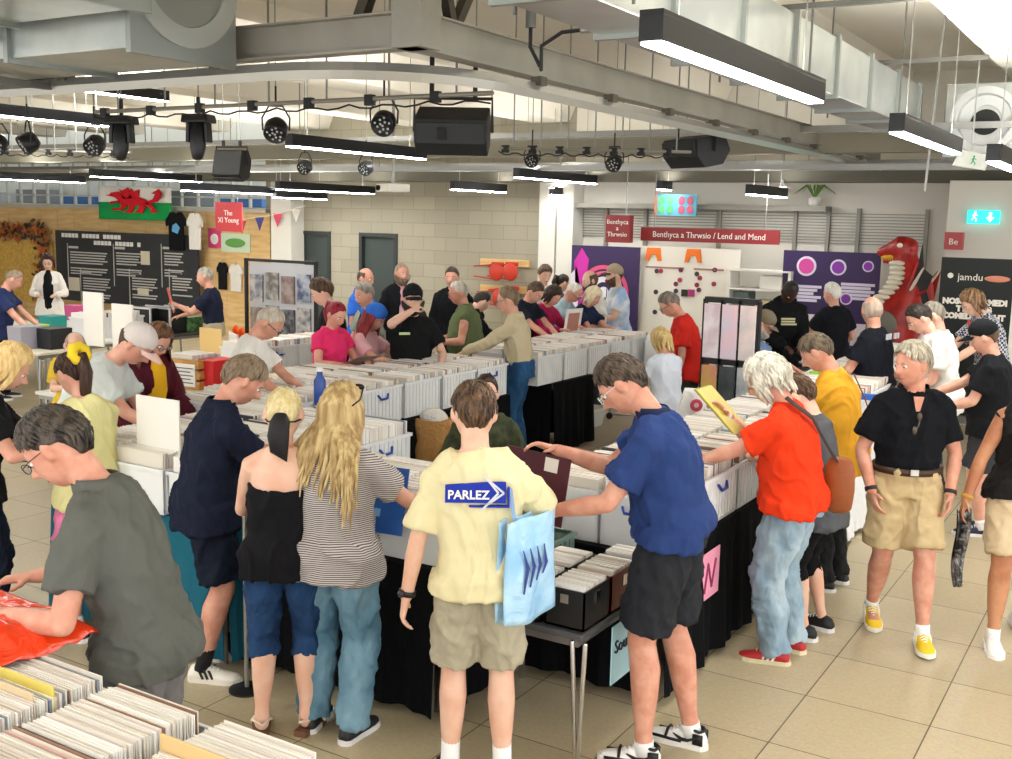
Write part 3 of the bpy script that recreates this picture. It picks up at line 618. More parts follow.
PP['greystrap'] = person(361, 282, 1.70, -130, 'grey-haired man in grey-green shirt with black strap over the shoulder', 'pink', lean=6, hp=18, top=('shirt', '#8d9a8c', .16), bottom=('long', '#2a2c30'), hair=('tidy', '#6e6960', '#9a948a'), L=(-.15, .3, 1.0), R=(.15, .3, 1.0))
PP['bluebald'] = person(367, 267, 1.76, 115, 'balding man in bright blue polo standing before the dark doorway', 'ruddy', lean=3, hp=10, top=('polo', '#2c62c2', .16), bottom=('long', '#2a2c30'), hair=('fringe', '#4a3a2e', '#6a5848'), L=(-.2, .1, .85), R=(.2, .1, .85))
PP['greybeard'] = person(402, 262, 1.80, 150, 'bearded man in open black waistcoat over pink shirt', 'pink', lean=2, hp=4, top=('jacket', '#17181c', .16), bottom=('long', '#22242a'), hair=('crop', '#8a7560', '#a8937c'), beard=('#6e5a48', '#9a8674'), L=(-.2, .25, 1.1), R=(.2, .22, 1.0))
PP['blackhood'] = person(452, 266, 1.78, 190, 'dark-haired man in black zip top standing at the back', 'pink', lean=2, hp=8, top=('jacket', '#141619', .2), bottom=('long', '#22242a'), hair=('short', '#2c241f', '#4d423a'), L=(-.3, .1, 1.0), R=(.2, .15, .9))
PP['olivegilet'] = person(456, 280, 1.72, -95, 'grey-haired man in olive gilet and glasses facing left', 'ruddy', bulk=1.15, belly=.05, lean=8, hp=14, top=('gilet', '#5f6a48', .18), bottom=('long', '#1d2230'), hair=('crop', '#9a9488', '#c4beb2'), specs='#8a4a3a', L=(-.15, .3, 1.05), R=(.18, .3, 1.05))
PP['blackjacket'] = person(487, 292, 1.62, 60, 'dark-haired person in black jacket bending beside the olive gilet', 'fair', lean=32, hp=35, top=('jacket', '#14161a', .2), bottom=('long', '#1d2026'), hair=('short', '#1c1714', '#332a24'), L=(-.12, .45, 1.0), R=(.12, .45, 1.0))
PP['darktee'] = person(541, 283, 1.72, 128, 'short-haired man in dark printed t-shirt looking down at the crates', 'pink', lean=14, hp=40, top=('tee', '#1c222d', .16), bottom=('long', '#22242a'), hair=('short', '#3a2a1e', '#5f4833'), L=(-.05, .5, 1.03), R=(.14, .5, 1.03))
PP['magenta'] = person(558, 287, 1.66, 130, 'woman in magenta top with dark hair holding up a framed-looking sleeve', 'pink', 'f', lean=14, hp=38, top=('long', '#a5214f', .14), bottom=('long', '#22242a'), hair=('bob', '#241a17', '#43302a'), L=(-.15, .4, 1.12), R=(.16, .4, 1.1))
PP['palecheck'] = person(580, 284, 1.68, 118, 'white-haired man in pale blue shirt bending over the crates', 'pink', lean=16, hp=40, top=('shirt', checks('pale check', '#a9c3c9', '#8fb0bb', 60), .16), bottom=('long', '#4a4c50'), hair=('recede', '#c9c4b8', '#e6e2d8'), specs='#7a4a3a', L=(-.12, .48, 1.03), R=(.12, .48, 1.03))
PP['navyblonde'] = person(598, 288, 1.62, 128, 'woman with pale blonde hair in navy blouse at the crates', 'pink', 'f', lean=14, hp=36, top=('tee', '#1c2540', .16), bottom=('long', '#22242a'), hair=('bob', '#d8cba2', '#efe6c6'), L=(-.12, .46, 1.03), R=(.12, .46, 1.03))
PP['whitecap'] = person(614, 264, 1.82, -100, 'bearded man in beige cap and pale blue and white t-shirt with strap', 'fair', bulk=1.05, lean=2, hp=6, top=('tee', mat('tie dye', '#e6e4de', .85, var=(3.2, '#7fa9d8')), .12, 1.3), bottom=('long', '#d8d2c4'), hair=('short', '#3a2a1e', '#5f4833'), hat=('cap', '#a3927a', '#4a4640'), beard=('#3a2a1e', '#5f4833'), L=(-.1, .34, 1.1), R=(.1, .32, 1.08))
PP['baldbeard'] = person(588, 270, 1.76, -110, 'bald bearded man in white t-shirt behind the white-haired couple', 'fair', lean=4, hp=16, top=('tee', '#e2e0da', .14), bottom=('long', '#4a4c50'), hair=('fringe', '#3a2a1e', '#5f4833'), beard=('#3a2a1e', '#5f4833'), L=(-.2, .2, .95), R=(.2, .2, .95))
PP['palefringe'] = person(546, 265, 1.76, 160, 'young man in pale top with brown quiff behind the browsers', 'fair', lean=3, hp=14, top=('tee', '#d8d6d0', .14), bottom=('long', '#4a4c50'), hair=('messy', '#4a3728', '#6f5540'), L=(-.2, .2, .95), R=(.2, .2, .95))
PP['darkbun'] = person(565, 274, 1.64, 60, 'woman with dark tied-back hair behind the browsers', 'fair', 'f', lean=6, hp=20, top=('long', '#3b3f46', .14), bottom=('long', '#22242a'), hair=('tied', '#1c1512', '#35281f', .22), L=(-.2, .2, .95), R=(.2, .2, .95))
PP['redtee'] = person(662, 293, 1.76, -88, 'man in bright red t-shirt and glasses leaning over to look down', 'ruddy', lean=17, hp=40, top=('tee', '#c92a20', .14, 1.2), bottom=('long', '#35392c'), hair=('short', '#5a5046', '#857a6e'), specs='#2b1f1c', L=(-.2, .14, .80), R=(.2, .2, .84))
PP['child'] = person(659, 328, 1.42, -30, 'fair-haired child in pale grey sweatshirt', 'pink', lean=6, hp=20, top=('long', '#c3c9d2', .16, 1.4), bottom=('long', '#3a3d44'), hair=('bob', '#a4874e', '#cdb27a'), L=(-.14, .3, .9), R=(.14, .3, .9))
# -- right-hand side
PP['flatcap'] = person(771, 312, 1.60, 110, 'bearded man in flat cap and glasses bending behind the poster rack', 'ruddy', lean=7, hp=34, top=('shirt', '#6a7f9f', .16), bottom=('long', '#22242a'), hair=('short', '#9a9488', '#b8b2a6'), hat=('flat', '#6f6552'), beard=('#c4beb2', '#8d877c'), specs='#3a3630', L=(-.12, .45, 1.0), R=(.12, .45, 1.0))
PP['blackhoodie'] = person(794, 283, 1.84, 172, 'man in black printed hoodie looking down behind the right-hand boxes', 'dark', bulk=1.15, lean=10, hp=48, top=('hoodie', '#121316', .14), bottom=('long', '#15161a'), hair=('crop', '#17120f', '#2a211c'), L=(-.1, .34, 1.05), R=(.1, .34, 1.05))
PP['whitehair'] = person(831, 282, 1.72, -20, 'white-haired man in black t-shirt with his back turned', 'pink', bulk=1.08, lean=4, hp=10, hy=-15, top=('tee', '#14161c', .16), bottom=('long', '#22242a'), hair=('tidy', '#d4d0c4', '#efece2'), L=(-.2, .35, 1.08), R=(.2, .2, .95))
PP['blackbald'] = person(872, 295, 1.78, -48, 'bald man in black t-shirt with white print on the shoulders', 'ruddy', bulk=1.12, belly=.04, lean=4, hp=10, hy=40, top=('tee', '#12151d', .18), bottom=('long', '#1d2128'), hair=('fringe', '#a08c7c', '#b8a696'), L=(-.2, .35, 1.05), R=(.24, .0, .82))
PP['whitetee'] = person(911, 305, 1.80, -88, 'young man in white t-shirt with short dark hair bending left', 'pink', bulk=1.05, lean=16, hp=38, top=('tee', '#dedcd6', .16, 1.1), bottom=('long', '#2f3238'), hair=('short', '#1d1613', '#33271f'), L=(-.1, .30, .95), R=(.1, .32, .95))
PP['greywhite'] = person(930, 300, 1.76, -70, 'grey-haired man in white t-shirt standing behind the bending young man', 'pink', lean=8, hp=16, top=('tee', '#e2e0dc', .16, 1.1), bottom=('long', '#2f3238'), hair=('crop', '#6a6357', '#948c7e'), L=(-.14, .44, 1.03), R=(.1, .3, 1.0))
PP['checkshirt'] = person(966, 291, 1.86, -95, 'brown-haired person in navy check shirt with red bag strap', 'fair', lean=18, hp=38, top=('shirt', checks('navy check', '#232a3c', '#c2c4cc', 45), .2, 1.2), bottom=('long', '#22242a'), hair=('bob', '#4a3022', '#9a7a55'), L=(-.12, .5, 1.03), R=(.12, .5, 1.03))
# -- left-hand side and back
PP['whitebend'] = person(281, 309, 1.76, 92, 'balding man in white t-shirt and glasses bending over the left rear crates', 'ruddy', bulk=.96, belly=.04, lean=13, hp=44, top=('tee', '#e8e6e0', .16, 1.2), bottom=('long', '#c8c2b4'), hair=('crop', '#a59a8a', '#c8bfae'), specs='#2a2424', L=(-.12, .45, 1.0), R=(.16, .4, .96))
PP['bald'] = person(76, 334, 1.42, 150, 'bald person seen low behind the yellow scrunchie', 'fair', lean=10, hp=40, top=('tee', '#d9b73c', .14), bottom=('long', '#3a3d44'), hair=('fringe', '#a08c7c', '#b8a696'), L=(-.1, .35, .95), R=(.1, .35, .95))
PP['navyleft'] = person(19, 270, 1.68, 80, 'grey-haired man in navy shirt leaning on the left-hand table', 'pink', bulk=1.15, belly=.04, lean=20, hp=32, top=('tee', '#27335c', .16, 1.2), bottom=('long', '#22242a'), hair=('crop', '#7d6a58', '#9a8876'), L=(-.1, .44, .9), R=(.16, .42, .86))
PP['whiteshirt'] = person(47, 254, 1.68, 165, 'woman in open white shirt over black top with brown bob and glasses', 'fair', 'f', lean=2, hp=16, top=('long', '#e6e2dc', .22), bottom=('long', '#17181b'), hair=('bob', '#2c1c16', '#4d3428'), specs='#8a6a5a', L=(-.14, .28, 1.05), R=(.14, .28, 1.05))
PP['navyback'] = person(203, 266, 1.70, -92, 'grey-haired man in navy t-shirt holding a red and white record', 'pink', lean=6, hp=12, top=('tucked', '#1f2438', 0), bottom=('long', '#b3a98f'), hair=('crop', '#8f8a80', '#bab4a8'), L=(-.1, .42, 1.2), R=(.08, .42, 1.05))
# ================================================================== the room
WHITE = plain('#e9e6de', .6); BLK = plain('#101113', .5); METAL = plain('#9a9a96', .35, .8); CHROME = plain('#c9c9c9', .18, 1)
def floor_mat():
    mt = mat('floor tiles', '#b5a88a', .38, spec=.5); nt = mt.node_tree; b = nt.nodes['Principled BSDF']
    tc = nt.nodes.new('ShaderNodeTexCoord'); mp = nt.nodes.new('ShaderNodeMapping'); mp.inputs['Location'].default_value = (1.378, -4.68, 0)
    br = nt.nodes.new('ShaderNodeTexBrick'); br.offset = 0; br.squash = 1
    for k, v_ in (('Scale', 1), ('Brick Width', .6), ('Row Height', .6), ('Mortar Size', .0035), ('Mortar Smooth', .1), ('Bias', 0)): br.inputs[k].default_value = v_
    br.inputs['Color1'].default_value = hexc('#b9ab8c'); br.inputs['Color2'].default_value = hexc('#ad9f80'); br.inputs['Mortar'].default_value = hexc('#5b4f3a')
    n = nt.nodes.new('ShaderNodeTexNoise'); n.inputs['Scale'].default_value = 55; n.inputs['Detail'].default_value = 4
    mx = nt.nodes.new('ShaderNodeMix'); mx.data_type = 'RGBA'; mx.blend_type = 'OVERLAY'; mx.inputs[0].default_value = .28
    nt.links.new(tc.outputs['Object'], mp.inputs[0]); nt.links.new(mp.outputs[0], br.inputs[0]); nt.links.new(tc.outputs['Object'], n.inputs[0])
    nt.links.new(br.outputs['Color'], mx.inputs[6]); nt.links.new(n.outputs['Color'], mx.inputs[7]); nt.links.new(mx.outputs[2], b.inputs['Base Color'])
    bu = nt.nodes.new('ShaderNodeBump'); bu.inputs['Strength'].default_value = .4; bu.inputs['Distance'].default_value = .003; bu.invert = True
    nt.links.new(br.outputs['Fac'], bu.inputs['Height']); nt.links.new(bu.outputs[0], b.inputs['Normal']); return mt
def block_mat():
    mt = mat('blockwork', '#b9b29e', .85); nt = mt.node_tree; b = nt.nodes['Principled BSDF']
    tc = nt.nodes.new('ShaderNodeTexCoord'); mp = nt.nodes.new('ShaderNodeMapping'); mp.inputs['Rotation'].default_value = (PI/2, 0, 0)
    br = nt.nodes.new('ShaderNodeTexBrick')
    for k, v_ in (('Scale', 1), ('Brick Width', .45), ('Row Height', .225), ('Mortar Size', .006)): br.inputs[k].default_value = v_
    br.inputs['Color1'].default_value = hexc('#a29c8a'); br.inputs['Color2'].default_value = hexc('#999382'); br.inputs['Mortar'].default_value = hexc('#8a8474')
    nt.links.new(tc.outputs['Object'], mp.inputs[0]); nt.links.new(mp.outputs[0], br.inputs[0]); nt.links.new(br.outputs['Color'], b.inputs['Base Color']); return mt
def slab(name, x0, x1, y0, y1, z0, z1, m_): return struct(MB().box(x0, x1, y0, y1, z0, z1).build(name, m_))
YB = 15.0
slab('floor', -27, 5, -3, YB, -.12, 0, floor_mat())
CEIL = plain('#e4dfd2', .8)
slab('ceiling', -27, 5, -3, YB+.3, 4.35, 4.5, CEIL)
for i in range(13):   # precast ceiling beams
    x = -25.2+i*2.4; mb = MB(); mb.prism([(x-.55, 4.36), (x+.55, 4.36), (x+.32, 3.85), (x-.32, 3.85)], -3, YB, 'XZ'); struct(mb.build('ceiling_beam', CEIL))
def cz(x):
    d_ = abs(((x+25.2)+1.2) % 2.4-1.2); return 3.86 if d_ < .32 else (4.34 if d_ > .56 else 3.86+.5*(d_-.32)/.24)
def wire(t, dx, dy, z0, w_=.006, name='hanging_wire'):
    p_ = t.location; MB().bar((dx, dy, z0), (dx, dy, (cz(p_.x+dx)-p_.z)/t.scale.z), w_).build(name, METAL, t)
BW = block_mat()
D1 = (-13.67, -12.84, 2.06); D2 = (-12.18, -11.35, 2.06)
mb = MB()
for x0, x1, z0, z1 in ((-14.4, D1[0], 0, 4.35), (D1[0], D1[1], 2.06, 4.35), (D1[1], D2[0], 0, 4.35), (D2[0], D2[1], 2.06, 4.35), (D2[1], -7.95, 0, 4.35)): mb.box(x0, x1, YB, YB+.2, z0, z1)
struct(mb.build('wall_back', BW))
DG = plain('#2b3231', .45); DGL = plain('#38423f', .5)
for i, (x0, x1, z1) in enumerate((D1, D2)):
    mb = MB().box(x0, x0+.07, YB-.03, YB+.1, 0, z1).box(x1-.07, x1, YB-.03, YB+.1, 0, z1).box(x0+.07, x1-.07, YB-.03, YB+.1, z1-.07, z1)
    d = struct(mb.build('door_%d' % (i+1), DG)); MB().box(x0+.07, x1-.07, YB+.05, YB+.09, 0, z1-.07).build('door_leaf', DGL, d)
    MB().tube([(x1-.13, YB+.05, 1.0), (x1-.13, YB-.01, 1.0), (x1-.24, YB-.01, 1.0)], .011, 8).build('door_handle', METAL, d, smooth=True)
# timber and glazed part on the left
PLY = mat('plywood', '#dcbc86', .6, var=(5, '#cfa76a'), stretch=(.4, 1, 3))
mb = MB()
for i in range(22): x = -26.6+i*.56; mb.box(x, x+.55, YB-.02, YB+.1, 0, 2.36)
struct(mb.build('wall_left_timber', PLY))
slab('wall_left_upper', -27, -14.4, YB+.9, YB+1.0, 2.3, 4.35, plain('#dfe4de', .7))
mb = MB()
for i in range(27): x = -26.8+i*.46; mb.box(x, x+.035, YB, YB+.06, 2.36, 3.6)
for z in (2.36, 2.62, 3.0, 3.3, 3.58): mb.box(-27, -14.4, YB, YB+.05, z, z+.03)
struct(mb.build('window_1', plain('#c9ccc6', .4)))
slab('trim_3', -27, -14.4, YB+.2, YB+.9, 2.36, 2.44, plain('#b9b4a6', .5)); slab('trim_1', -27, -14.3, YB-.12, YB+.1, 2.36, 2.44, plain('#b9b4a6', .5))
for i in range(7):    # blue and grey storage seen through the glazed screen
    x = -25.5+i*1.6; tag(MB().box(x, x+1.1, YB+.3, YB+.7, 2.46, 2.46+.16+.07*(i % 3)).build('storage_box', plain(['#3d6fae', '#b8c4cc', '#88929a'][i % 3], .5), bevel=.01), 'storage box on the ledge behind the upper screen', 'box', 'boxes behind the upper screen')
for pa, pb in ((271, 291), (539, 555), (557, 573)): slab('pillar', atY(pa, 220, 14.65).x, atY(pb, 220, 14.65).x, YB-.35, YB-.01, 0, 2.92, plain('#cfccc2', .6))
slab('wall_side', -27.1, -27, -3, YB, 0, 4.35, CEIL)
# white and glazed part on the right
slab('wall_back_white', -7.95, 5, YB, YB+.2, 0, 4.35, plain('#dcd8cc', .7))
GRILLE = plain('#8f8c82', .5)
mb = MB()
for i in range(11): z = 2.12+i*.04; mb.box(-7.9, -2.75, YB-.03, YB, z, z+.012)
for x in (-7.9, -7.4, -6.75, -5.6, -4.5, -4.05, -3.65, -2.78): mb.box(x, x+.05, YB-.06, YB, 0, 2.6)
mb.box(-7.9, -4.0, YB-.3, YB, 2.55, 2.62); struct(mb.build('trim_2', GRILLE))
slab('column_right', -2.35, -.2, YB-1.0, YB-.5, 0, 2.93, plain('#d6d2c8', .7))
slab('beam_1', -27, 5, YB-.55, YB-.2, 2.93, 3.2, plain('#5d5a4e', .6))
slab('beam_2', -27, 5, YB-3.4, YB-3.2, 3.12, 3.32, plain('#8a8676', .6))
for j, (yy, zz) in enumerate(((12.6, 3.0), (13.6, 3.1), (10.9, 3.28))):   # cable trays
    t = empty('cable_tray', (0, 0, 0), 0, ['long metal cable tray nearest the back of the hall', 'long metal cable tray close to the back wall beam', 'long metal cable tray crossing above the middle of the hall'][j], 'cable tray')
    mb = MB()
    for k in (0, .3): mb.box(-26.5, 4.5, yy+k, yy+k+.02, zz, zz+.06)
    mb.build('side_rail', METAL, t); mb = MB()
    for i in range(100): mb.box(-26.4+i*.31, -26.33+i*.31, yy+.02, yy+.3, zz+.005, zz+.02)
    mb.build('rung', METAL, t)
    for i in range(10): x = -25+i*3; MB().bar((x, yy+.16, zz), (x, yy+.16, 4.35), .012).build('hanger', METAL, t)
    MB().tube([(-26, yy+.12, zz+.03), (-10, yy+.15, zz+.03), (4, yy+.12, zz+.03)], .03, 8).build('cable_bundle', plain('#c9c6ba', .5), t)
# steel frame with the curtain rail
STEEL = mat('painted steel', '#8c8a80', .55, .3, var=(3, '#97948a'))
FX, FY, FZ = -3.3, 4.5, 3.2
mb = MB().box(-9.5, FX, FY-.03, FY+.03, FZ, FZ+.16).box(-9.5, FX+.06, FY-.08, FY+.02, FZ-.012, FZ).box(-9.5, FX, FY-.08, FY+.02, FZ+.16, FZ+.17)
struct(mb.build('beam_3', STEEL))
mb = MB().box(FX-.03, FX+.03, FY, 14.4, FZ, FZ+.16).box(FX-.06, FX+.06, FY-.08, 14.4, FZ-.012, FZ).box(FX-.06, FX+.06, FY, 14.4, FZ+.16, FZ+.17)
struct(mb.build('beam_4', STEEL))
struct(MB().box(FX-.09, FX+.09, FY-.09, FY+.09, FZ-.01, 4.35).build('beam_post', STEEL, bevel=.006))
mb = MB(); mb.bar((FX-.35, FY, FZ+.17), (FX-.1, FY+.0, 3.9), .06); mb.bar((FX, FY+.35, FZ+.17), (FX, FY+.9, 4.2), .05); mb.bar((FX, FY+.3, FZ+.17), (FX+.0, FY+.15, 3.8), .05); struct(mb.build('beam_brace', plain('#4b463c', .5, .4)))
r = .9; pts = [V((-9.5, FY-.12, FZ-.09)), V((-6, FY-.12, FZ-.09))]+[V((FX+.05-r+r*math.sin(a), FY-.12+r-r*math.cos(a), FZ-.09)) for a in [PI/2*i/12 for i in range(13)]]+[V((FX+.05, 9, FZ-.09)), V((FX+.05, 14.4, FZ-.09))]
RL = empty('curtain_rail', (0, 0, 0), 0, 'curved metal curtain rail under the steel frame corner', 'rail')
MB().tube(pts, [(.015, .045)]*len(pts), 4, side=(0, 1, 0), round=False).build('track', plain('#a9a9a4', .3, .7), RL)
for k in range(9): y = 5.6+k*.95; MB().box(FX+.02, FX+.09, y, y+.07, FZ-.06, FZ-.01).build('bracket', plain('#5c584c', .5, .5), RL)
for x in (-4.6, -5.9, -7.2): MB().box(x, x+.07, FY-.14, FY-.06, FZ-.06, FZ-.01).build('bracket', plain('#5c584c', .5, .5), RL)
# ------------------------------------------------------------------ ducts
GALV = mat('galvanised', '#b9bcb6', .32, .75, var=(2.2, '#a2a8a6'), spec=.5)
def duct(name, label, x0, x1, y0, y1, z0, z1, seams='x'):
    t = empty(name, ((x0+x1)/2, (y0+y1)/2, z0), 0, label, 'duct'); ox, oy = (x0+x1)/2, (y0+y1)/2
    MB().box(x0-ox, x1-ox, y0-oy, y1-oy, 0, z1-z0).build('casing', GALV, t, bevel=.006)
    n = int(((x1-x0) if seams == 'x' else (y1-y0))/.95)
    for k in range(n+1):
        mb = MB()
        if seams == 'x': q = x0-ox+(x1-x0)*k/max(1, n); mb.box(q-.018, q+.018, y0-oy-.025, y1-oy+.025, -.025, z1-z0+.025)
        else: q = y0-oy+(y1-y0)*k/max(1, n); mb.box(x0-ox-.025, x1-ox+.025, q-.018, q+.018, -.025, z1-z0+.025)
        mb.build('flange', plain('#8f9490', .35, .7), t)
    for k in range(3):
        mb = MB()
        f_ = (k+.5)/3
        if seams == 'x': q = x0-ox+(x1-x0)*f_; mb.bar((q, y0-oy-.12, -.04), (q, y1-oy+.12, -.04), .04); mb.bar((q, y0-oy-.1, -.04), (q, y0-oy-.1, 4.35-z0), .012); mb.bar((q, y1-oy+.1, -.04), (q, y1-oy+.1, 4.35-z0), .012)
        else: q = y0-oy+(y1-y0)*f_; mb.bar((x0-ox-.3, q, z1-z0+.04), (x1-ox+.75, q, z1-z0+.04), .035); mb.bar((x0-ox-.1, q, 0), (x0-ox-.1, q, 4.35-z0), .012); mb.bar((x1-ox+.1, q, 0), (x1-ox+.1, q, 4.35-z0), .012)
        mb.build('hanger', plain('#6f6f6a', .4, .7), t)
    return t
c1, c2 = at(136, 47, 3.15), at(227, 65, 3.15)
dl = duct('air_duct', 'wide galvanised air duct above the left side with round opening', -14, (c1.x+c2.x)/2, c1.y, c2.y, 3.15, 3.85)
ex = (c1.x+c2.x)/2; cy = (c1.y+c2.y)/2; lx = dl.location
q = MB(); q.lathe([(.36, 0), (.36, .03), (.26, .03), (.25, .0), (.24, -.16), (.0, -.16)], (ex-lx.x, cy-lx.y, .40), 40, 'X'); q.build('round_collar', plain('#a9adaa', .35, .6), dl)
q = MB(); q.lathe([(.20, -.06), (.20, .0), (0, .0)], (ex-lx.x-.09, cy-lx.y, .50), 24, 'X'); q.build('dark_opening', BLK, dl)
c3 = at(80, 47, 3.3)
duct('air_duct', 'shiny galvanised duct in the top left corner nearest the camera', -12, c3.x+1.35, c1.y-1.25, c1.y-.1, 3.3, 3.85)
duct('air_duct', 'long galvanised duct running over the right-hand tables', -2.5, -2.12, 3.0, 10.7, 3.27, 3.66, 'y')
duct('air_duct', 'small galvanised branch duct over the hall centre near top of frame', -3.1, -2.72, 2.6, 4.1, 3.5, 3.8, 'y')
c4 = at(985, 120, 3.36)
fan = empty('duct_fan', (c4.x, c4.y, 3.36), 0, 'boxed duct silencer with round white outlet at the top right', 'duct')
MB().box(-.36, .36, .02, .9, -.34, .34).build('casing', GALV, fan, bevel=.01)
MB().lathe([(.30, .02), (.30, -.05), (.24, -.05), (.23, -.04), (.225, .01), (.14, .015), (.13, .02)], (0, 0, 0), 40, 'Y').build('round_outlet', plain('#c4c7c6', .4, .3), fan)
MB().lathe([(.13, .0), (0, -.001)], (0, .018, -.03), 24, 'Y').build('dark_opening', BLK, fan)
tag(MB().bar((c4.x-.42, c4.y-.3, 2.7), (c4.x-.36, c4.y-.3, 4.35), .02).build('threaded_rod', METAL), 'long threaded hanging rod in front of the round outlet', 'rod')
# ------------------------------------------------------------------ linear lamps
GLOW = mat('lamp diffuser', '#ffffff', .5, emit=LAMP_E); GLOW_ADDED = mat('added ceiling uplight', '#fffdf8', .5, emit=LAMP_E*1.2); HOUS = plain('#1c1d20', .35, .2)  # second glow is added, shines upward to brighten the ceiling
VPX = 1207.0
def lamp(label, xl, xr, yl, Dmax=99, end=False, L=2.25):
    r_ = (VPX-xl)/(VPX-xr); D = min(Dmax, L*.845/(r_-1))
    d = fwv + CR*(xl-506)/F - CU*(yl-379.5)/F; p = V((0, 0, EYE))+d*D
    L = min(L, 14.4-p.y)
    t = empty('linear_lamp', p+V((.05, L/2, 0)), 0, label, 'lamp', None)
    MB().box(-.05, .05, -L/2, L/2, .012, .112).box(-.05, -.044, -L/2, L/2, .11, .13).box(.044, .05, -L/2, L/2, .11, .13).box(-.05, .05, -L/2, -L/2+.006, .11, .13).box(-.05, .05, L/2-.006, L/2, .11, .13).build('housing', HOUS, t, bevel=.003)
    MB().box(-.042, .042, -L/2+.01, L/2-.01, 0, .014).build('diffuser', GLOW, t)
    MB().box(-.04, .04, -L/2+.02, L/2-.02, .112, .1155).build('added_uplight', GLOW_ADDED, t)  # glowing strip added on top of the housing to light the ceiling
    for s_ in (-1, 1): wire(t, .0, s_*L*.38, .11, name='suspension_wire')
    return t
lamp('largest black linear lamp glowing over the right-hand tables', 638, 817, 45)
lamp('black linear lamp second in line above the right aisle', 888, 956, 133.6)
lamp('black linear lamp at the far right edge behind the hanging exit sign', 985, 1030, 163)
lamp('black linear lamp cropped by the left edge under the wide duct', -92, 109, 108, L=2.25)
lamp('black linear lamp half hidden behind the wide duct on the left', 20, 168, 84, L=1.9)
lamp('black linear lamp in the middle with a spotlight at its left end', 285, 425, 147)
lamp('black linear lamp in front of the white pillars at the centre', 513, 594, 178, 14)
lamp('black linear lamp hanging just above the dragon flag', 89, 189, 177, 17)
lamp('black linear lamp at left edge above the plywood wall', -40, 49, 178, 17)
lamp('black linear lamp left of the centre near the projector', 450, 512, 190, 15.5)
lamp('black linear lamp above the left dark door', 275, 344, 190, 16)
lamp('black linear lamp hanging below another by the bunting', 272, 330, 198, 17.5, L=1.6)
lamp('black linear lamp over the lend and mend sign', 656, 709, 190, 15)
lamp('short far black linear lamp beside the camera bracket', 745, 783, 195, 14.5, L=1.4)
lamp('black linear lamp between flag and red hanging sign', 180, 259, 191, 16)
lamp('far black linear lamp by the white pillars', 558, 603, 196, 16.5, L=1.6)
# the hall goes on behind the camera with more of the same lamps
for i, (x, y) in enumerate(((-5.8, 2.0), (-9.2, 1.5), (1.4, .6), (1.6, 5.2), (-1.7, -1.2), (-5.8, -2.2), (-12.6, 5.5), (-9.5, 5.6), (-4.8, 5.6))):
    if i in (7, 8): continue
    t = empty('linear_lamp', (x, y, 3.0), 0, 'black linear lamp of the rows outside the photographed part', 'lamp', 'lamps beyond the frame')
    MB().box(-.05, .05, -1.12, 1.12, .012, .112).box(-.05, -.044, -1.12, 1.12, .11, .13).box(.044, .05, -1.12, 1.12, .11, .13).build('housing', HOUS, t); MB().box(-.042, .042, -1.11, 1.11, 0, .014).build('diffuser', GLOW, t); MB().box(-.04, .04, -1.1, 1.1, .112, .1155).build('added_uplight', GLOW_ADDED, t)  # same added glow strip on top, for a brighter ceiling
# ------------------------------------------------------------------ lighting bar, spotlights, speakers
def rig(px0, py0, px1, py1, z, label):
    a, b = at(px0, py0, z), at(px1, py1, z); t = empty('lighting_bar', a, 0, label, 'bar'); d = b-a
    MB().tube([(0, 0, 0), tuple(d)], .014, 10).build('pipe', plain('#8a877c', .4, .5), t, smooth=True)
    n = 7
    for k in range(n):
        p = d*((k+.5)/n); MB().bar(tuple(p), (p.x, p.y, 4.35-z), .01).build('hanger', METAL, t)
        p = d*((k+.2)/n); MB().box(p.x-.03, p.x+.03, p.y-.02, p.y+.02, -.04, .025).build('clamp', BLK, t)
    mb = MB(); pts = []
    for k in range(41): p = d*(k/40); pts.append((p.x, p.y-.02, -.03-.03*abs(math.sin(k*.9))))
    mb.tube(pts, .006, 6).build('cable', BLK, t)
    return a, b
rig(96, 112, 492, 93, 3.08, 'black lighting bar with cables over the left half of the hall')
rig(500, 148, 690, 152, 2.98, 'black lighting bar further back over the middle')
rig(-20, 150, 130, 153, 3.0, 'lighting bar at the left edge carrying round spotlights')
def parcan(px, py, D, sz_, label, tilt=.5, yaw=0, up=.3):
    sz = sz_*.78; d = fwv + CR*(px-506)/F - CU*(py-379.5)/F; p = V((0, 0, EYE))+d*D
    t = empty('spotlight', p, yaw, label, 'spotlight'); R_ = Matrix.Rotation(tilt, 4, 'X'); mb = MB(); mb.M = R_
    mb.lathe([(0, .09), (.07, .09), (.1, .04), (.1, -.06), (.092, -.07), (.09, -.05), (0, -.05)], (0, 0, 0), 20, 'Y'); mb.v = [tuple(V(v_)*sz) for v_ in mb.v]
    mb.build('lamp_can', plain('#17181a', .4), t, smooth=True)
    for k in range(12):
        a = k*2.4; rr = .018*math.sqrt(k)*1.25; q = MB(); q.M = R_; q.ell((rr*math.cos(a)*sz, -.058*sz, rr*math.sin(a)*sz), (.011*sz, .006, .011*sz), None, 8, 5); q.build('lens', plain('#b9bdbd', .2), t, smooth=True)
    MB().tube([(-.115*sz, 0, 0), (-.12*sz, 0, .1*sz), (-.06*sz, 0, .2*sz), (.06*sz, 0, .2*sz), (.12*sz, 0, .1*sz), (.115*sz, 0, 0)], .008*sz, 6).build('yoke', BLK, t)
    MB().bar((0, 0, .2*sz), (0, 0, up), .012).build('clamp', BLK, t); wire(t, 0, 0, up, .008)
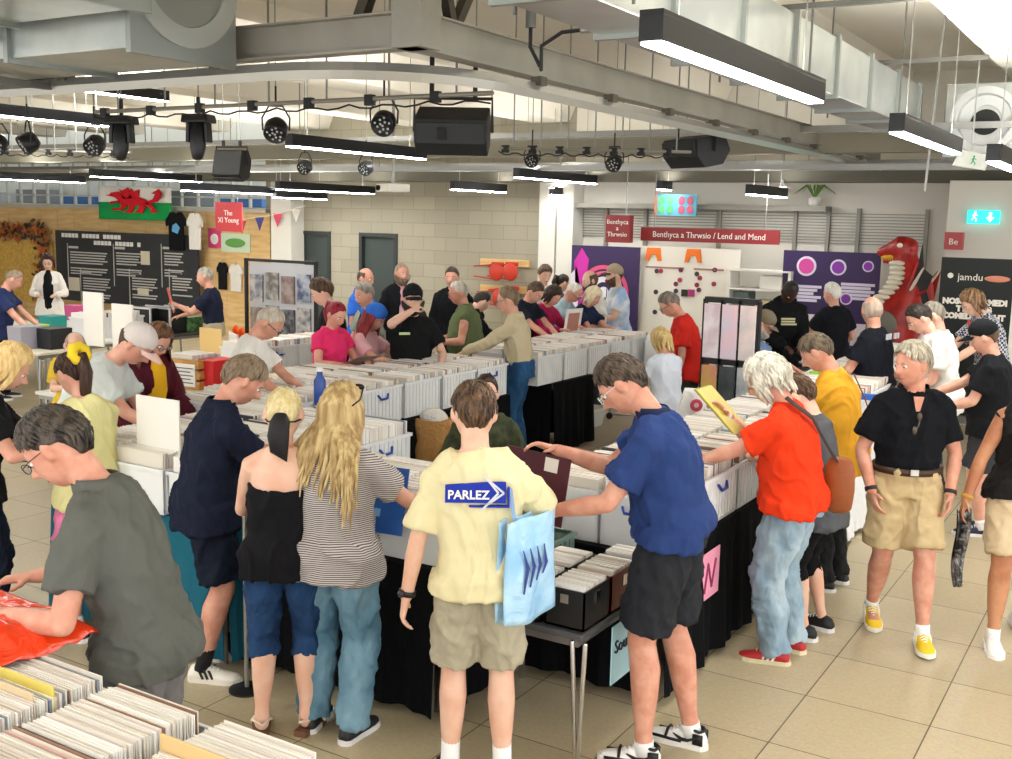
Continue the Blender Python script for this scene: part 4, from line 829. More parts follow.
for a in ((28, 143, 8.5, 1.05, 'round multi-lens spotlight furthest left below the cropped lamp', .6, -.4), (95, 145, 8.6, 1.0, 'round multi-lens spotlight left of the two moving heads', .6, .3), (-3, 144, 8.5, 1.0, 'round spotlight cut by the left edge', .6, .6),
          (276, 130, 7.6, 1.05, 'round spotlight at the left end of the middle lamp', .8, .5), (384, 123, 7.4, 1.05, 'round multi-lens spotlight beside the large hanging loudspeaker', .5, .4),
          (305, 167, 12, 1.0, 'small round spotlight far back left of centre', .5, 0), (366, 168, 12, 1.0, 'small ring-shaped spotlight far back above the projector', .5, 0), (614, 163, 11, 1.05, 'round spotlight hanging in the centre right', .5, .2), (532, 160, 11, .9, 'small spotlight over the central lamp', .5, .3)): parcan(*a)
def movinghead(px, py, D, label):
    d = fwv + CR*(px-506)/F - CU*(py-379.5)/F; p = V((0, 0, EYE))+d*D; t = empty('moving_head_spotlight', p, .3, label, 'spotlight'); t.scale = (.72, .72, .78); K = plain('#141517', .4)
    MB().box(-.14, .14, -.1, .1, .12, .2, taper=-.01).build('base_plate', K, t, bevel=.015)
    for s_ in (-1, 1): MB().prism([(s_*.1-.02, .12), (s_*.1+.02, .12), (s_*.11+.02, -.06), (s_*.11-.02, -.06)], -.05, .05, 'XZ').build('yoke_arm', K, t, bevel=.008)
    MB().tube([(0, 0, .09), (0, -.01, .02), (0, -.03, -.12), (0, -.035, -.17)], [.07, .085, .08, .065], 16).build('lamp_head', K, t, smooth=True)
    MB().ell((0, -.04, -.185), (.05, .05, .012)).build('lens', plain('#6d7e8c', .1), t, smooth=True)
    MB().bar((0, 0, .2), (0, 0, .36), .03).build('clamp', K, t); wire(t, 0, 0, .36, .01)
movinghead(122, 137, 8.2, 'black moving head spotlight next to the cropped left lamp'); movinghead(199, 136, 8.0, 'black moving head spotlight under the middle of the lighting bar')
def speaker(px, py, D, sx, label, rz, tilt=.35, up=.5):
    d = fwv + CR*(px-506)/F - CU*(py-379.5)/F; p = V((0, 0, EYE))+d*D; t = empty('loudspeaker', p, rz, label, 'loudspeaker'); mb = MB(); mb.M = Matrix.Rotation(tilt, 4, 'X')
    mb.prism([(-.17, .13), (.15, .13), (.2, -.03), (.1, -.14), (-.12, -.14), (-.2, -.02)], -sx, sx, 'YZ'); mb.build('cabinet', plain('#1f2122', .6), t, bevel=.012)
    q = MB(); q.M = mb.M; q.box(-sx*.92, sx*.92, -.205, -.19, -.03, .11); q.build('grille', plain('#2d2f30', .7), t)
    q = MB(); q.M = mb.M; q.box(-sx*.35, -sx*.1, -.215, -.2, 0, .08); q.build('handle_recess', BLK, t)
    MB().tube([(-sx-.02, 0, 0), (-sx-.02, 0, .22), (sx+.02, 0, .22), (sx+.02, 0, 0)], .012, 6).build('bracket', BLK, t)
    for s_ in (-.6, .6): MB().bar((s_*sx, 0, .22), (s_*sx, 0, up), .03).build('clamp', BLK, t); wire(t, s_*sx, 0, up, .01)
speaker(453, 131, 7.5, .25, 'large black wedge loudspeaker hanging from the lighting bar', .5); speaker(232, 165, 13.5, .19, 'small black wedge loudspeaker right of the moving heads', .3, 1.3, .3); speaker(696, 151, 10, .25, 'black loudspeaker under the right end of the steel frame', -.5, .2, .3)
d = fwv + CR*(393-506)/F - CU*(188-379.5)/F; p = V((0, 0, EYE))+d*14
t = empty('projector', p, -.5, 'white projector hanging near the block wall', 'projector'); MB().box(-.2, .2, -.15, .15, -.05, .05).build('casing', WHITE, t, bevel=.01); MB().lathe([(.035, 0), (.035, .03), (0, .03)], (-.1, -.18, 0), 16, 'Y').build('lens', BLK, t); wire(t, 0, 0, .05, .03, 'pole')
# junction with black flexible cables
p = at(531, 16, 3.45); t = empty('cable_gland', p, 0, 'grey cable fitting with two black flexible hoses near the ceiling', 'fitting')
MB().tube([(0, 0, .06), (0, 0, -.06)], .028, 12, round=False).build('socket', plain('#6c6f6d', .5), t); MB().tube([(0, 0, -.06), (.0, .0, -.16), (.05, .02, -.26)], .011, 8).build('hose', BLK, t)
MB().tube([(.06, .02, -.28), (.07, 0, -.16), (.17, .04, -.09), (.28, .07, -.08)], .011, 8).build('hose', BLK, t); MB().tube([(.28, .07, -.08), (.62, .14, -.05)], .02, 10).build('conduit', METAL, t)
# ------------------------------------------------------------------ exit signs
def running_man(par, x0, z0, h_, y, m_):
    q = MB(); k = h_
    q.ell((x0+.0*k, y, z0+.80*k), (.09*k, .004, .09*k), None, 12, 6); q.bar((x0-.02*k, y, z0+.7*k), (x0-.08*k, y, z0+.4*k), .13*k, .004, up=(0, 1, 0))
    q.bar((x0-.08*k, y, z0+.4*k), (x0+.12*k, y, z0+.22*k), .08*k, .004, up=(0, 1, 0)); q.bar((x0+.12*k, y, z0+.22*k), (x0+.06*k, y, z0+.02*k), .07*k, .004, up=(0, 1, 0))
    q.bar((x0-.08*k, y, z0+.4*k), (x0-.24*k, y, z0+.14*k), .08*k, .004, up=(0, 1, 0)); q.bar((x0-.02*k, y, z0+.66*k), (x0+.2*k, y, z0+.5*k), .06*k, .004, up=(0, 1, 0)); q.bar((x0-.02*k, y, z0+.66*k), (x0-.2*k, y, z0+.5*k), .06*k, .004, up=(0, 1, 0))
    return q.build('running_figure', m_, par)
SG_ = mat('exit sign glow', '#2fd6cc', .5, emit=1.1); SW_ = mat('exit sign white', '#e9fffb', .5, emit=1.3)
a, b = atY(968, 210, YB-1.05), atY(999, 224, YB-1.05); wd = b.x-a.x; ht = a.z-b.z
t = empty('exit_sign', ((a.x+b.x)/2, YB-1.04, b.z), 0, 'glowing turquoise exit sign with running figure and arrow on the white column', 'sign')
MB().box(-wd/2, wd/2, -.03, .03, 0, ht).build('sign_box', SG_, t, bevel=.004); running_man(t, -wd*.25, .02, ht*.9, -.034, SW_)
q = MB(); q.bar((wd*.22, -.034, ht*.85), (wd*.22, -.034, ht*.4), ht*.2, .004, up=(0, 1, 0)); q.prism([(wd*.22-ht*.28, ht*.48), (wd*.22+ht*.28, ht*.48), (wd*.22, ht*.12)], -.036, -.032, 'XZ'); q.build('arrow', SW_, t)
p = at(971, 160, 2.98); t = empty('exit_sign', p, .35, 'small hanging white exit sign with green running figure', 'sign')
MB().prism([(-.16, -.05), (.12, -.09), (.17, .04), (-.1, .09)], -.02, .02, 'XZ').build('sign_box', plain('#cfd3cd', .4), t); running_man(t, .02, -.05, .1, -.024, plain('#1f9a5e', .5)); MB().bar((0, 0, .08), (0, 0, 4.35-p.z), .012).build('hanging_rod', METAL, t)
# ------------------------------------------------------------------ wall panels, signs, flag
def panel(px0, py0, px1, py1, Y, name, label, cat, m_, th=.02, zb=None):
    a, b = atY(px0, py0, Y), atY(px1, py1, Y); z0 = b.z if zb is None else zb
    t = empty(name, ((a.x+b.x)/2, Y, z0), 0, label, cat); w_ = b.x-a.x; h_ = a.z-z0
    MB().box(-w_/2, w_/2, 0, th, 0, h_).build('panel', m_, t); return t, w_, h_
RED = plain('#8e2a2c', .5); TXW = plain('#efe9df', .6)
t, w_, h_ = panel(641, 227, 779, 245, YB-1.2, 'hanging_sign', 'long dark red hanging sign lettered Lend and Mend', 'sign', RED)
tx = text('Benthyca a Thrwsio / Lend and Mend', h_*.62, (0, -.006, h_*.3), TXW, t, align='CENTER', sx=.92)
for s_ in (-1, 1): MB().bar((s_*w_*.4, .01, h_), (s_*w_*.4, .01, 3.0-t.location.z), .012).build('hanging_wire', METAL, t)
t, w_, h_ = panel(606, 215, 629, 243, YB-1.6, 'hanging_sign', 'small square dark red sign hanging left of the long one', 'sign', RED, .12)
text('Benthyca\na\nThrwsio', h_*.24, (0, -.006, h_*.68), TXW, t, align='CENTER'); wire(t, .1, .05, h_, .012)
t, w_, h_ = panel(215, 202, 242, 232, YB-2, 'hanging_sign', 'red hanging sign beside the pale pillar on the left', 'sign', plain('#b8353a', .5)); text('The\nXI Young', h_*.26, (0, -.006, h_*.55), TXW, t, align='CENTER'); wire(t, -.2, .01, h_); wire(t, .2, .01, h_)
t, w_, h_ = panel(945, 232, 962, 250, YB-1.3, 'hanging_sign', 'small red hanging box sign beside the white column', 'sign', plain('#b0494b', .5), .1)
text('Be', h_*.5, (0, -.006, h_*.3), TXW, t, align='CENTER')
# info board
t, w_, h_ = panel(55, 230, 199, 303, YB-.3, 'information_board', 'large charcoal information board with white headings and text columns', 'board', plain('#2c2d30', .6), .04, .45)
for k, (px0, px1) in enumerate(((62, 126), (94, 142))):
    x0 = atY(px0, 237, YB-.3).x-t.location.x; x1 = atY(px1, 237, YB-.3).x-t.location.x; q = MB(); z = h_-.14-k*.13; n = int((x1-x0)/.11)
    for i in range(n): 
        if i % 6 != 5: q.box(x0+i*.11, x0+i*.11+.085, -.012, -.002, z, z+.085)
    q.build('heading', plain('#e6e4de', .6), t)
for (px0, px1, py, n) in ((69, 107, 248, 9), (115, 141, 249, 9), (82, 110, 274, 9), (131, 157, 274, 8), (163, 183, 249, 9), (171, 192, 274, 7)):
    a = atY(px0, py, YB-.3); b = atY(px1, py, YB-.3); x0, x1 = a.x-t.location.x, b.x-t.location.x; z = a.z-t.location.z; q = MB(); q.box(x0, x0+.3, -.01, -.002, z, z+.045)
    for i in range(n): 
        if i == 5: continue
        q.box(x0+.04, x1-.1*(i in (4, 8))-.04*(i % 3), -.01, -.002, z-.09-i*.055, z-.065-i*.055)
    q.box(x0-.05, x0-.035, -.01, -.002, z-.75, z+.1); q.build('text_block', plain('#bdbcb6', .6), t)
for (px0, py0, px1, py1) in ((141, 251, 150, 265), (69, 277, 80, 291), (138, 288, 149, 295)):
    a = atY(px0, py0, YB-.3); b = atY(px1, py1, YB-.3); MB().box(a.x-t.location.x, b.x-t.location.x, -.012, -.002, b.z-t.location.z, a.z-t.location.z).build('picture', plain('#cfc6b0', .6), t)
# dragon flag
a, b = atY(98, 186, YB-.36), atY(171, 221, YB-.36); fx0, fx1, fz0, fz1 = a.x, b.x, b.z, a.z; wd, ht = fx1-fx0, fz1-fz0
t = empty('flag', ((fx0+fx1)/2, YB-.36, fz0), 0, 'white and green flag with a red dragon hanging at left', 'flag')
wav = lambda u: .04*math.sin(u*9)
for s_ in (-.48, .48): wire(t, wd*s_, 0, ht)
for nm, c, v0, v1 in (('green_half', '#1f9a50', 0, .52), ('white_half', '#e9e8e2', .52, 1)):
    q = MB(); q.sheet(lambda u, v_: (wd*(u-.5), wav(u), ht*lerp(v0, v1, v_)), 24, 6, .006); q.build(nm, cloth(c), t, smooth=True)
q = MB(); F2 = lambda pl: q.prism([(wd*(u-.5), ht*v_) for u, v_ in pl], -.075, -.05, 'XZ')
F2([(.36, .42), (.68, .44), (.72, .58), (.62, .68), (.42, .66), (.33, .56)]); F2([(.33, .56), (.42, .66), (.32, .84), (.22, .80), (.20, .70), (.28, .66)]); F2([(.20, .70), (.22, .76), (.14, .72)])
F2([(.40, .62), (.52, .64), (.46, .96), (.38, .86), (.34, .90)]); F2([(.48, .64), (.60, .66), (.62, .90), (.54, .84), (.50, .94)]); F2([(.40, .46), (.34, .34), (.24, .34), (.22, .28), (.36, .27), (.46, .44)]); F2([(.48, .44), (.46, .30), (.38, .22), (.50, .20), (.56, .44)])
F2([(.62, .46), (.60, .32), (.54, .22), (.66, .20), (.70, .46)]); F2([(.68, .46), (.78, .34), (.76, .22), (.86, .24), (.74, .54)]); F2([(.68, .52), (.80, .62), (.84, .80), (.78, .78), (.88, .92), (.92, .78), (.86, .56), (.72, .46)]); F2([(.36, .50), (.26, .50), (.20, .44), (.22, .54), (.34, .58)])
q.build('dragon', cloth('#c9202c'), t)
# bunting
a, b = atY(238, 220, 14.6), atY(305, 206, 14.6); t = empty('bunting', a, 0, 'string of small triangular pennants by the pale pillar', 'bunting')
d = b-a; MB().tube([(0, 0, 0), (d.x*.5, 0, d.z*.5-.04), (d.x, 0, d.z)], .006, 6).build('string', WHITE, t)
for k, c in enumerate(('#b0444a', '#4a4a86', '#d4536a', '#c9c4b8')):
    x = d.x*(.06+.27*k); z = d.z*(.06+.27*k)-.03; q = MB().prism([(x-.11, z), (x+.11, z), (x, z-.24)], -.004, .004, 'XZ'); q.build('pennant', cloth(c), t)
# banners
PUR = plain('#33214f', .5); MAG = plain('#c02a9a', .5); PNK = plain('#d9507c', .5)
t, w_, h_ = panel(572, 245, 637, 318, YB-.6, 'banner', 'purple banner with large pink and magenta ring emblem', 'banner', PUR, .03, .01)
for k, (r0, r1, c, a0, a1) in enumerate(((.40, .34, '#d9507c', -20, 170), (.31, .26, '#e06a80', -20, 170), (.44, .24, '#b92a9c', 175, 330), (.23, .15, '#ece8f0', 20, 340), (.08, .0, '#ece8f0', 0, 360))):
    q = MB(); n = 30; P0 = []; 
    for i in range(n): 
        for j in (0, 1):
            pass
    ang = [math.radians(lerp(a0, a1, i/n)) for i in range(n+1)]; o_ = [(.0+r0*math.cos(a), h_*.66+r0*math.sin(a)) for a in ang]; i_ = [(r1*math.cos(a), h_*.66+r1*math.sin(a)) for a in ang]
    for i in range(n): q.prism([o_[i], o_[i+1], i_[i+1], i_[i]], -.008-.003*k, -.001, 'XZ')
    q.build('emblem_ring', plain(c, .5), t)
q = MB().prism([(-.46, h_*.62), (-.3, h_*.62), (-.26, h_*.9), (-.38, h_*.98), (-.5, h_*.88)], -.01, -.001, 'XZ'); q.build('emblem_flag', MAG, t)
q = MB().prism([(-w_/2, h_*.78), (-w_/2+.1, h_*.84), (-w_/2+.16, h_*.7), (-w_/2+.12, h_*.5), (-w_/2, h_*.46)], -.01, -.001, 'XZ'); q.build('white_shape', plain('#ddd8e6', .5), t)
t, w_, h_ = panel(784, 250, 878, 300, YB-.7, 'banner', 'wide purple banner with pink buttons and white text on the right', 'banner', PUR, .03, .6)
for k, (u, v_, r_, c) in enumerate(((.25, .86, .10, '#d04a98'), (.58, .86, .08, '#8a3aa8'), (.88, .88, .055, '#8a3aa8'), (.68, .58, .06, '#7a3aa0'))):
    x, z = w_*(u-.5), h_*v_; q = MB().lathe([(r_*1.3, 0), (r_*1.3, -.006), (0, -.006)], (x, 0, z), 24, 'Y'); q.build('white_shape', plain('#ded9e8', .5), t); q = MB().lathe([(r_, 0), (r_, -.014), (r_*.45, -.014), (r_*.45, -.01), (0, -.01)], (x, 0, z), 24, 'Y'); q.build('round_button', plain(c, .5), t)
q = MB()
for k in range(5):
    q.box(-w_*.47+.1*(k % 2), -w_*.08-.05*(k % 3), -.008, -.001, h_*.66-k*.045, h_*.685-k*.045); q.box(w_*.12, w_*.46-.05*(k % 2), -.008, -.001, h_*.70-k*.045, h_*.725-k*.045)
q.build('text_block', plain('#d5cfe2', .5), t)
for x0, x1, z0, z1 in ((-.2, .02, .22, .42), (.25, .47, .16, .36)): MB().box(w_*x0, w_*x1, -.01, -.001, h_*z0, h_*z1).build('white_card', plain('#dedae2', .5), t)
t, w_, h_ = panel(942, 257, 1003, 400, YB-2.2, 'banner', 'black pull-up banner with white comedy night lettering', 'banner', plain('#101713', .5), .03, .25)
MB().box(w_/2, w_/2+.1, 0, .05, 0, h_).build('white_edge', WHITE, t)
text('jamdu', h_*.06, (-w_*.26, -.006, h_*.865), TXW, t); text('NOSON GOMEDI\nTY PAWB\nCOMEDY NIGHT', h_*.047, (0, -.006, h_*.72), TXW, t, align='CENTER', bold=.006)
MB().ell((w_*.28, -.008, h_*.88), (.13, .006, .035)).build('logo_shape', plain('#d98a70', .5), t, smooth=True); MB().lathe([(.03, 0), (.03, -.01), (0, -.01)], (-w_*.36, 0, h_*.89), 16, 'Y').build('logo_ring', TXW, t)
MB().box(-w_*.5, w_*.55, -.08, .12, -.02, .06).build('foot', METAL, t)
# notice wall with orange letters, lamp panel
t, w_, h_ = panel(642, 246, 736, 330, YB-.5, 'notice_wall', 'white notice wall with small coloured badges and two orange shapes', 'board', plain('#e6e2d4', .6), .03, .3)
for px in (654, 694):
    x = atY(px, 250, YB-.5).x-t.location.x; MB().prism([(x-.13, h_*.88), (x-.1, h_*.99), (x+.1, h_*.99), (x+.13, h_*.88), (x+.07, h_*.88), (x+.04, h_*.93), (x-.04, h_*.93), (x-.07, h_*.88)], -.02, -.001, 'XZ').build('orange_shape', plain('#e5731c', .5), t)
q = MB(); q.box(-w_*.45, -w_*.05, -.006, 0, h_*.82, h_*.835); q.box(w_*.05, w_*.35, -.006, 0, h_*.82, h_*.835); q.build('caption', plain('#a47a6a', .5), t)
random.seed(5)
for k, (px, py) in enumerate(((657, 271), (661, 271), (681, 270), (697, 274), (700, 278), (676, 284), (676, 291), (697, 285), (699, 290), (656, 292), (680, 280), (715, 270), (655, 312), (714, 284))):
    p = atY(px, py, YB-.5); q = MB().lathe([(.035, 0), (.035, -.012), (.018, -.012), (.018, -.004), (0, -.004)], (p.x-t.location.x, 0, p.z-t.location.z), 12, 'Y'); q.build('badge', plain(['#4a3a44', '#a83a5a', '#6a2a4a'][k % 3], .5), t)
for px, c in ((685, '#2a2622'), (692, '#a82a6a')): p = atY(px, 293, YB-.5); MB().box(p.x-t.location.x-.05, p.x-t.location.x+.04, -.02, 0, p.z-t.location.z-.05, p.z-t.location.z+.05).build('small_picture', plain(c, .5), t)
t, w_, h_ = panel(655, 194, 696, 216, YB-.5, 'poster', 'blue green and orange poster high on the white wall', 'poster', plain('#5aa6bf', .5), .02)
q = MB()
for i in range(2):
    for j in range(2): q.ell((w_*(-.33+.2*i), -.004, h_*(.28+.42*j)), (.05, .004, .06))
q.build('green_figure', plain('#58b06a', .5), t, smooth=True); q = MB()
for i in range(2):
    for j in range(2): q.ell((w_*(.15+.2*i), -.004, h_*(.28+.42*j)), (.05, .004, .06))
q.build('red_figure', plain('#b8506a', .5), t, smooth=True); MB().box(-w_*.5, -w_*.44, -.01, 0, 0, h_).build('orange_edge', plain('#e0783a', .5), t)
# shelf and machine by the notice wall, on the right
t = empty('shelf_unit', (atY(762, 300, YB-.6).x, YB-.6, 0), 0, 'white open shelf unit with boxes between notice wall and purple banner', 'shelf')
for x in (-.42, .42): MB().box(x-.02, x+.02, -.2, .2, 0, 1.75).build('upright', WHITE, t)
for z in (.4, .8, 1.15, 1.5, 1.75): MB().box(-.42, .42, -.2, .2, z-.02, z).build('shelf_board', WHITE, t)
sx = t.location.x
for k, (dx, z, w2, h2, c, lb) in enumerate(((-.25, 1.15, .22, .3, '#5c6a66', 'grey-green machine on the upper shelf'), (.1, 1.15, .3, .2, '#c8b890', 'cream carton on the upper shelf'), (-.2, .8, .3, .22, '#b98a3a', 'ochre box on the middle shelf'), (.18, .8, .26, .28, '#2a2c2e', 'black box on the middle shelf'), (0, .4, .5, .26, '#cfccc4', 'pale wide box on the low shelf'), (.15, 1.5, .3, .18, '#e0ddd2', 'white carton on the top shelf'))):
    tag(MB().box(-w2/2, w2/2, -.15, .15, 0, h2).build('storage_box', plain(c, .5), loc=(sx+dx, YB-.6, z), bevel=.01), lb, 'box')
# camera and plant on top of the grille
p = atY(795, 208, YB-.4); t = empty('potted_plant', (p.x+.2, YB-.2, 2.62), 0, 'spider plant on the ledge above the grille', 'plant'); MB().lathe([(0, 0), (.07, 0), (.09, .12), (.08, .12), (.07, .02)], (0, 0, 0), 16).build('pot', WHITE, t, smooth=True)
q = MB()
for k in range(14): a = k*2.4; q.tube([(0, 0, .1), (.12*math.cos(a), .08*math.sin(a), .28), (.28*math.cos(a), .14*math.sin(a), .16+.02*(k % 4))], [(.006, .003), (.012, .003), (.002, .002)], 4)
q.build('foliage', plain('#5f8a3a', .6), t)
t = empty('security_camera', (p.x-.12, YB-.6, 2.75), 0, 'white camera with black lens hanging above the purple banner', 'camera'); MB().box(-.09, .09, -.12, .08, 0, .11).build('casing', WHITE, t, bevel=.015); MB().lathe([(.04, 0), (.04, .02), (0, .02)], (-.02, -.14, .055), 16, 'Y').build('lens', BLK, t); MB().bar((0, 0, .1), (0, 0, .2), .03).build('bracket', METAL, t)
# red stacked chairs hung on pegs of the block wall
for k, (px, py) in enumerate(((499, 272), (513, 272), (514, 296), (502, 298))):
    p = atY(px, py, YB-.2); t = empty('folded_chair', p, 0, ['red folding chair hung upper left on the block wall rack', 'red folding chair hung upper right on the block wall rack', 'red folding chair hung lower right on the block wall rack', 'red folding chair hung lower left on the block wall rack'][k], 'chair'); RC = plain('#b5301c', .45)
    q = MB(); q.lathe([(.0, 0), (.12, 0), (.14, .015), (.12, .03), (0, .03)], (0, -.1, 0), 24, 'Y'); q.build('seat', RC, t, smooth=True); MB().box(-.12, .12, -.06, -.02, .09, .16).build('backrest', RC, t, bevel=.02)
    for s_ in (-1, 1): MB().tube([(-.05, -.04, s_*.12), (-.45, -.04, s_*.08)], .012, 8).build('leg', RC, t)
for z_, px in ((262, 480), (288, 480)):
    a = atY(px, z_, YB-.05); b = atY(529, z_, YB-.05); tag(MB().box(0, b.x-a.x, -.05, 0, -.05, .06).build('peg_board', PLY, loc=(a.x, YB, a.z), bevel=.005), 'upper pale timber rail holding the red chairs' if z_ == 262 else 'lower pale timber rail holding the red chairs', 'rail')
# red dragon sculpture
p = atY(895, 330, YB-1.4); t = empty('dragon_sculpture', (p.x, YB-1.4, 0), 0, 'tall red dragon sculpture with white belly scales and wings beside the purple banner', 'sculpture')
def dz(px, py): q_ = atY(px, py, YB-1.4); return V((q_.x-p.x, 0, q_.z))
DRD = mat('dragon red', '#b3221c', .35, bump=(9, .4, .02), var=(7, '#8f1814'))
q = MB(); q.tube([dz(897, 400), dz(897, 345), dz(905, 310), dz(912, 285), dz(906, 262), dz(904, 252)], [.42, .40, .34, .24, .15, .13], 20)
q.tube([dz(908, 248), dz(900, 248), dz(890, 250), dz(881, 252)], [.13, .15, .09, .055], 16); q.tube([dz(904, 257), dz(893, 261), dz(884, 261)], [.08, .05, .03], 12)
for s_ in (-1, 1):
    q.tube([dz(907, 246)+V((0, .07*s_, .02)), dz(911, 239)+V((0, .1*s_, 0))], [.04, .012], 8)
    q.tube([dz(900, 315)+V((-.1, .2*s_, 0)), dz(886, 322)+V((-.1, -.1, 0)), dz(880, 318)+V((0, -.3, 0))], [.08, .06, .03], 10)
q.build('body', DRD, t, voxel=.022, sm=3)
q = MB()
for k in range(9): a = dz(898, 263).lerp(dz(880, 300), k/8) + V((.02+.09*math.sin(k/8*PI), -.14-.02*k, 0)); q.ell(a, (.10, .06, .035), None, 10, 6)
q.build('belly_scales', plain('#d9d0bc', .5), t, smooth=True)
q = MB(); q.ell(dz(902, 247)+V((0, -.13, .02)), (.035, .02, .03)); q.build('eye', plain('#e8e2d0', .4), t, smooth=True)
q = MB()
for k in range(7): a = dz(883, 257).lerp(dz(896, 258), k/6)+V((0, -.06, 0)); q.tube([a, a+V((0, 0, -.035))], [.012, .003], 6)
q.build('teeth', plain('#e8c24a', .4), t)
q = MB(); q.tube([dz(884, 257)+V((0, -.05, 0)), dz(890, 257)+V((0, -.07, 0)), dz(896, 256)+V((0, -.07, 0))], [(.01, .02), (.02, .025), (.01, .02)], 8); q.build('tongue', plain('#d9a526', .5), t)
for s_ in (-1, 1):
    wp = [dz(908, 300), dz(922, 262), dz(926, 244), dz(927, 268), dz(936, 276), dz(930, 290), dz(934, 305), dz(922, 312), dz(912, 325)] if s_ < 0 else [dz(906, 312), dz(918, 290), dz(934, 272), dz(938, 270), dz(931, 300), dz(936, 318), dz(918, 330)]
    q = MB(); q.prism([(v_.x, v_.z) for v_ in wp], s_*.2-.015, s_*.2+.015, 'XZ'); wg = q.build('wing', plain('#1d1b1a', .5) if s_ < 0 else DRD, t)
    for k in range(1, len(wp), 2): MB().tube([wp[0]+V((0, s_*.2-.03, 0)), wp[k]+V((0, s_*.2-.03, 0))], [.03, .012], 8).build('wing_bone', DRD if k != 3 else plain('#d9d0bc', .5), wg)
MB().ell(dz(884, 330)+V((.05, -.35, 0)), (.2, .03, .26)).build('shield', plain('#6d6a60', .5), t, smooth=True)
tag(MB().box(-.5, .5, -.4, .4, 0, .35).build('plinth', plain('#b8b2a4', .6), loc=(p.x, YB-1.4, 0), bevel=.01), 'low pale plinth under the red dragon sculpture', 'plinth')
# T-shirts, record display stand at the left
for k, (px0, px1, py0, py1, c, lb) in enumerate(((166, 187, 212, 251, '#121316', 'black t-shirt with blue print hanging beside the flag'), (187, 203, 213, 250, '#dedbd4', 'white t-shirt hanging beside the black one'), (217, 228, 262, 290, '#17181b', 'black t-shirt on the merchandise rail'), (229, 243, 264, 292, '#dad7d0', 'white t-shirt on the merchandise rail'))):
    YT = 14.64 if k < 2 else 14.93; a, b = atY(px0, py0, YT), atY(px1, py1, YT); w2 = (b.x-a.x)/2; h2 = a.z-b.z; t = empty('hanging_t_shirt', ((a.x+b.x)/2, YT, b.z), 0, lb, 't-shirt')
    MB().prism([(-w2*.72, 0), (w2*.72, 0), (w2*.74, h2*.68), (w2, h2*.62), (w2*1.05, h2*.78), (w2*.55, h2), (w2*.2, h2), (0, h2*.95), (-w2*.2, h2), (-w2*.55, h2), (-w2*1.05, h2*.78), (-w2, h2*.62), (-w2*.74, h2*.68)], -.02, .02, 'XZ').build('fabric_body', cloth(c), t, bevel=.012)
    MB().tube([(0, 0, h2*.97), (0, 0, h2*1.06), (.03, 0, h2*1.1)], .006, 6).build('hanger_hook', METAL, t)
    if k == 0: MB().prism([(-.1, h2*.5), (.05, h2*.44), (.12, h2*.6), (.02, h2*.72), (-.08, h2*.66)], -.026, -.02, 'XZ').build('print', plain('#5aa0cf', .5), t)
t, w_, h_ = panel(208, 228, 221, 248, 14.955, 'poster', 'pink poster with pale ring below the red sign', 'poster', plain('#d0407a', .5), .02); MB().lathe([(.1, 0), (.1, -.01), (.05, -.01), (.05, -.004), (0, -.004)], (0, 0, h_*.45), 20, 'Y').build('ring_print', WHITE, t)
t, w_, h_ = panel(221, 233, 250, 253, 14.955, 'poster', 'pale poster with green leaves print behind the white t-shirt', 'poster', plain('#c4d4b8', .5), .02); MB().ell((0, -.01, h_*.5), (w_*.35, .008, h_*.25)).build('leaf_print', plain('#5f9a4a', .5), t, smooth=True)
# black framed grid with photographs
a, b = atY(246, 258, 11.2), atY(316, 330, 11.2); t = empty('display_grid', (a.x, 11.2, 0), 0, 'black framed display stand hung with grey and white photographs', 'display stand'); W_ = b.x-a.x; H_ = a.z; FR = plain('#1a1a1c', .4)
for x in (0, W_): MB().box(x-.02, x+.02, -.02, .02, 0, H_).build('post', FR, t)
for z in (H_-.02, .25): MB().box(0, W_, -.02, .02, z-.02, z+.02).build('rail', FR, t)
MB().box(.06, W_-.04, .005, .015, .5, H_-.05).build('white_backing', plain('#c9cbd0', .6), t)
random.seed(11)
for i in range(4):
    for j in range(3): x = .1+i*(W_-.12)/4; z = H_-.14-(j+1)*.46+.04*(i % 2); w2 = (W_-.2)/4*.86; tag(MB().box(x, x+w2, -.03, -.008, z, z+.38).build('photograph', mat('photo %d' % ((i*3+j) % 5), ['#6d7480', '#a99a94', '#8f9298', '#b9b4ae', '#4e5a78'][(i*3+j) % 5], .4, var=(9, ['#c9c4c0', '#7d6a66', '#3a3c42', '#6d6a68', '#b9c0cc'][(i*3+j) % 5])), loc=(a.x, 11.2, 0)), 'grey photograph print pinned to the black framed display stand', 'photograph', 'photographs on the display stand')
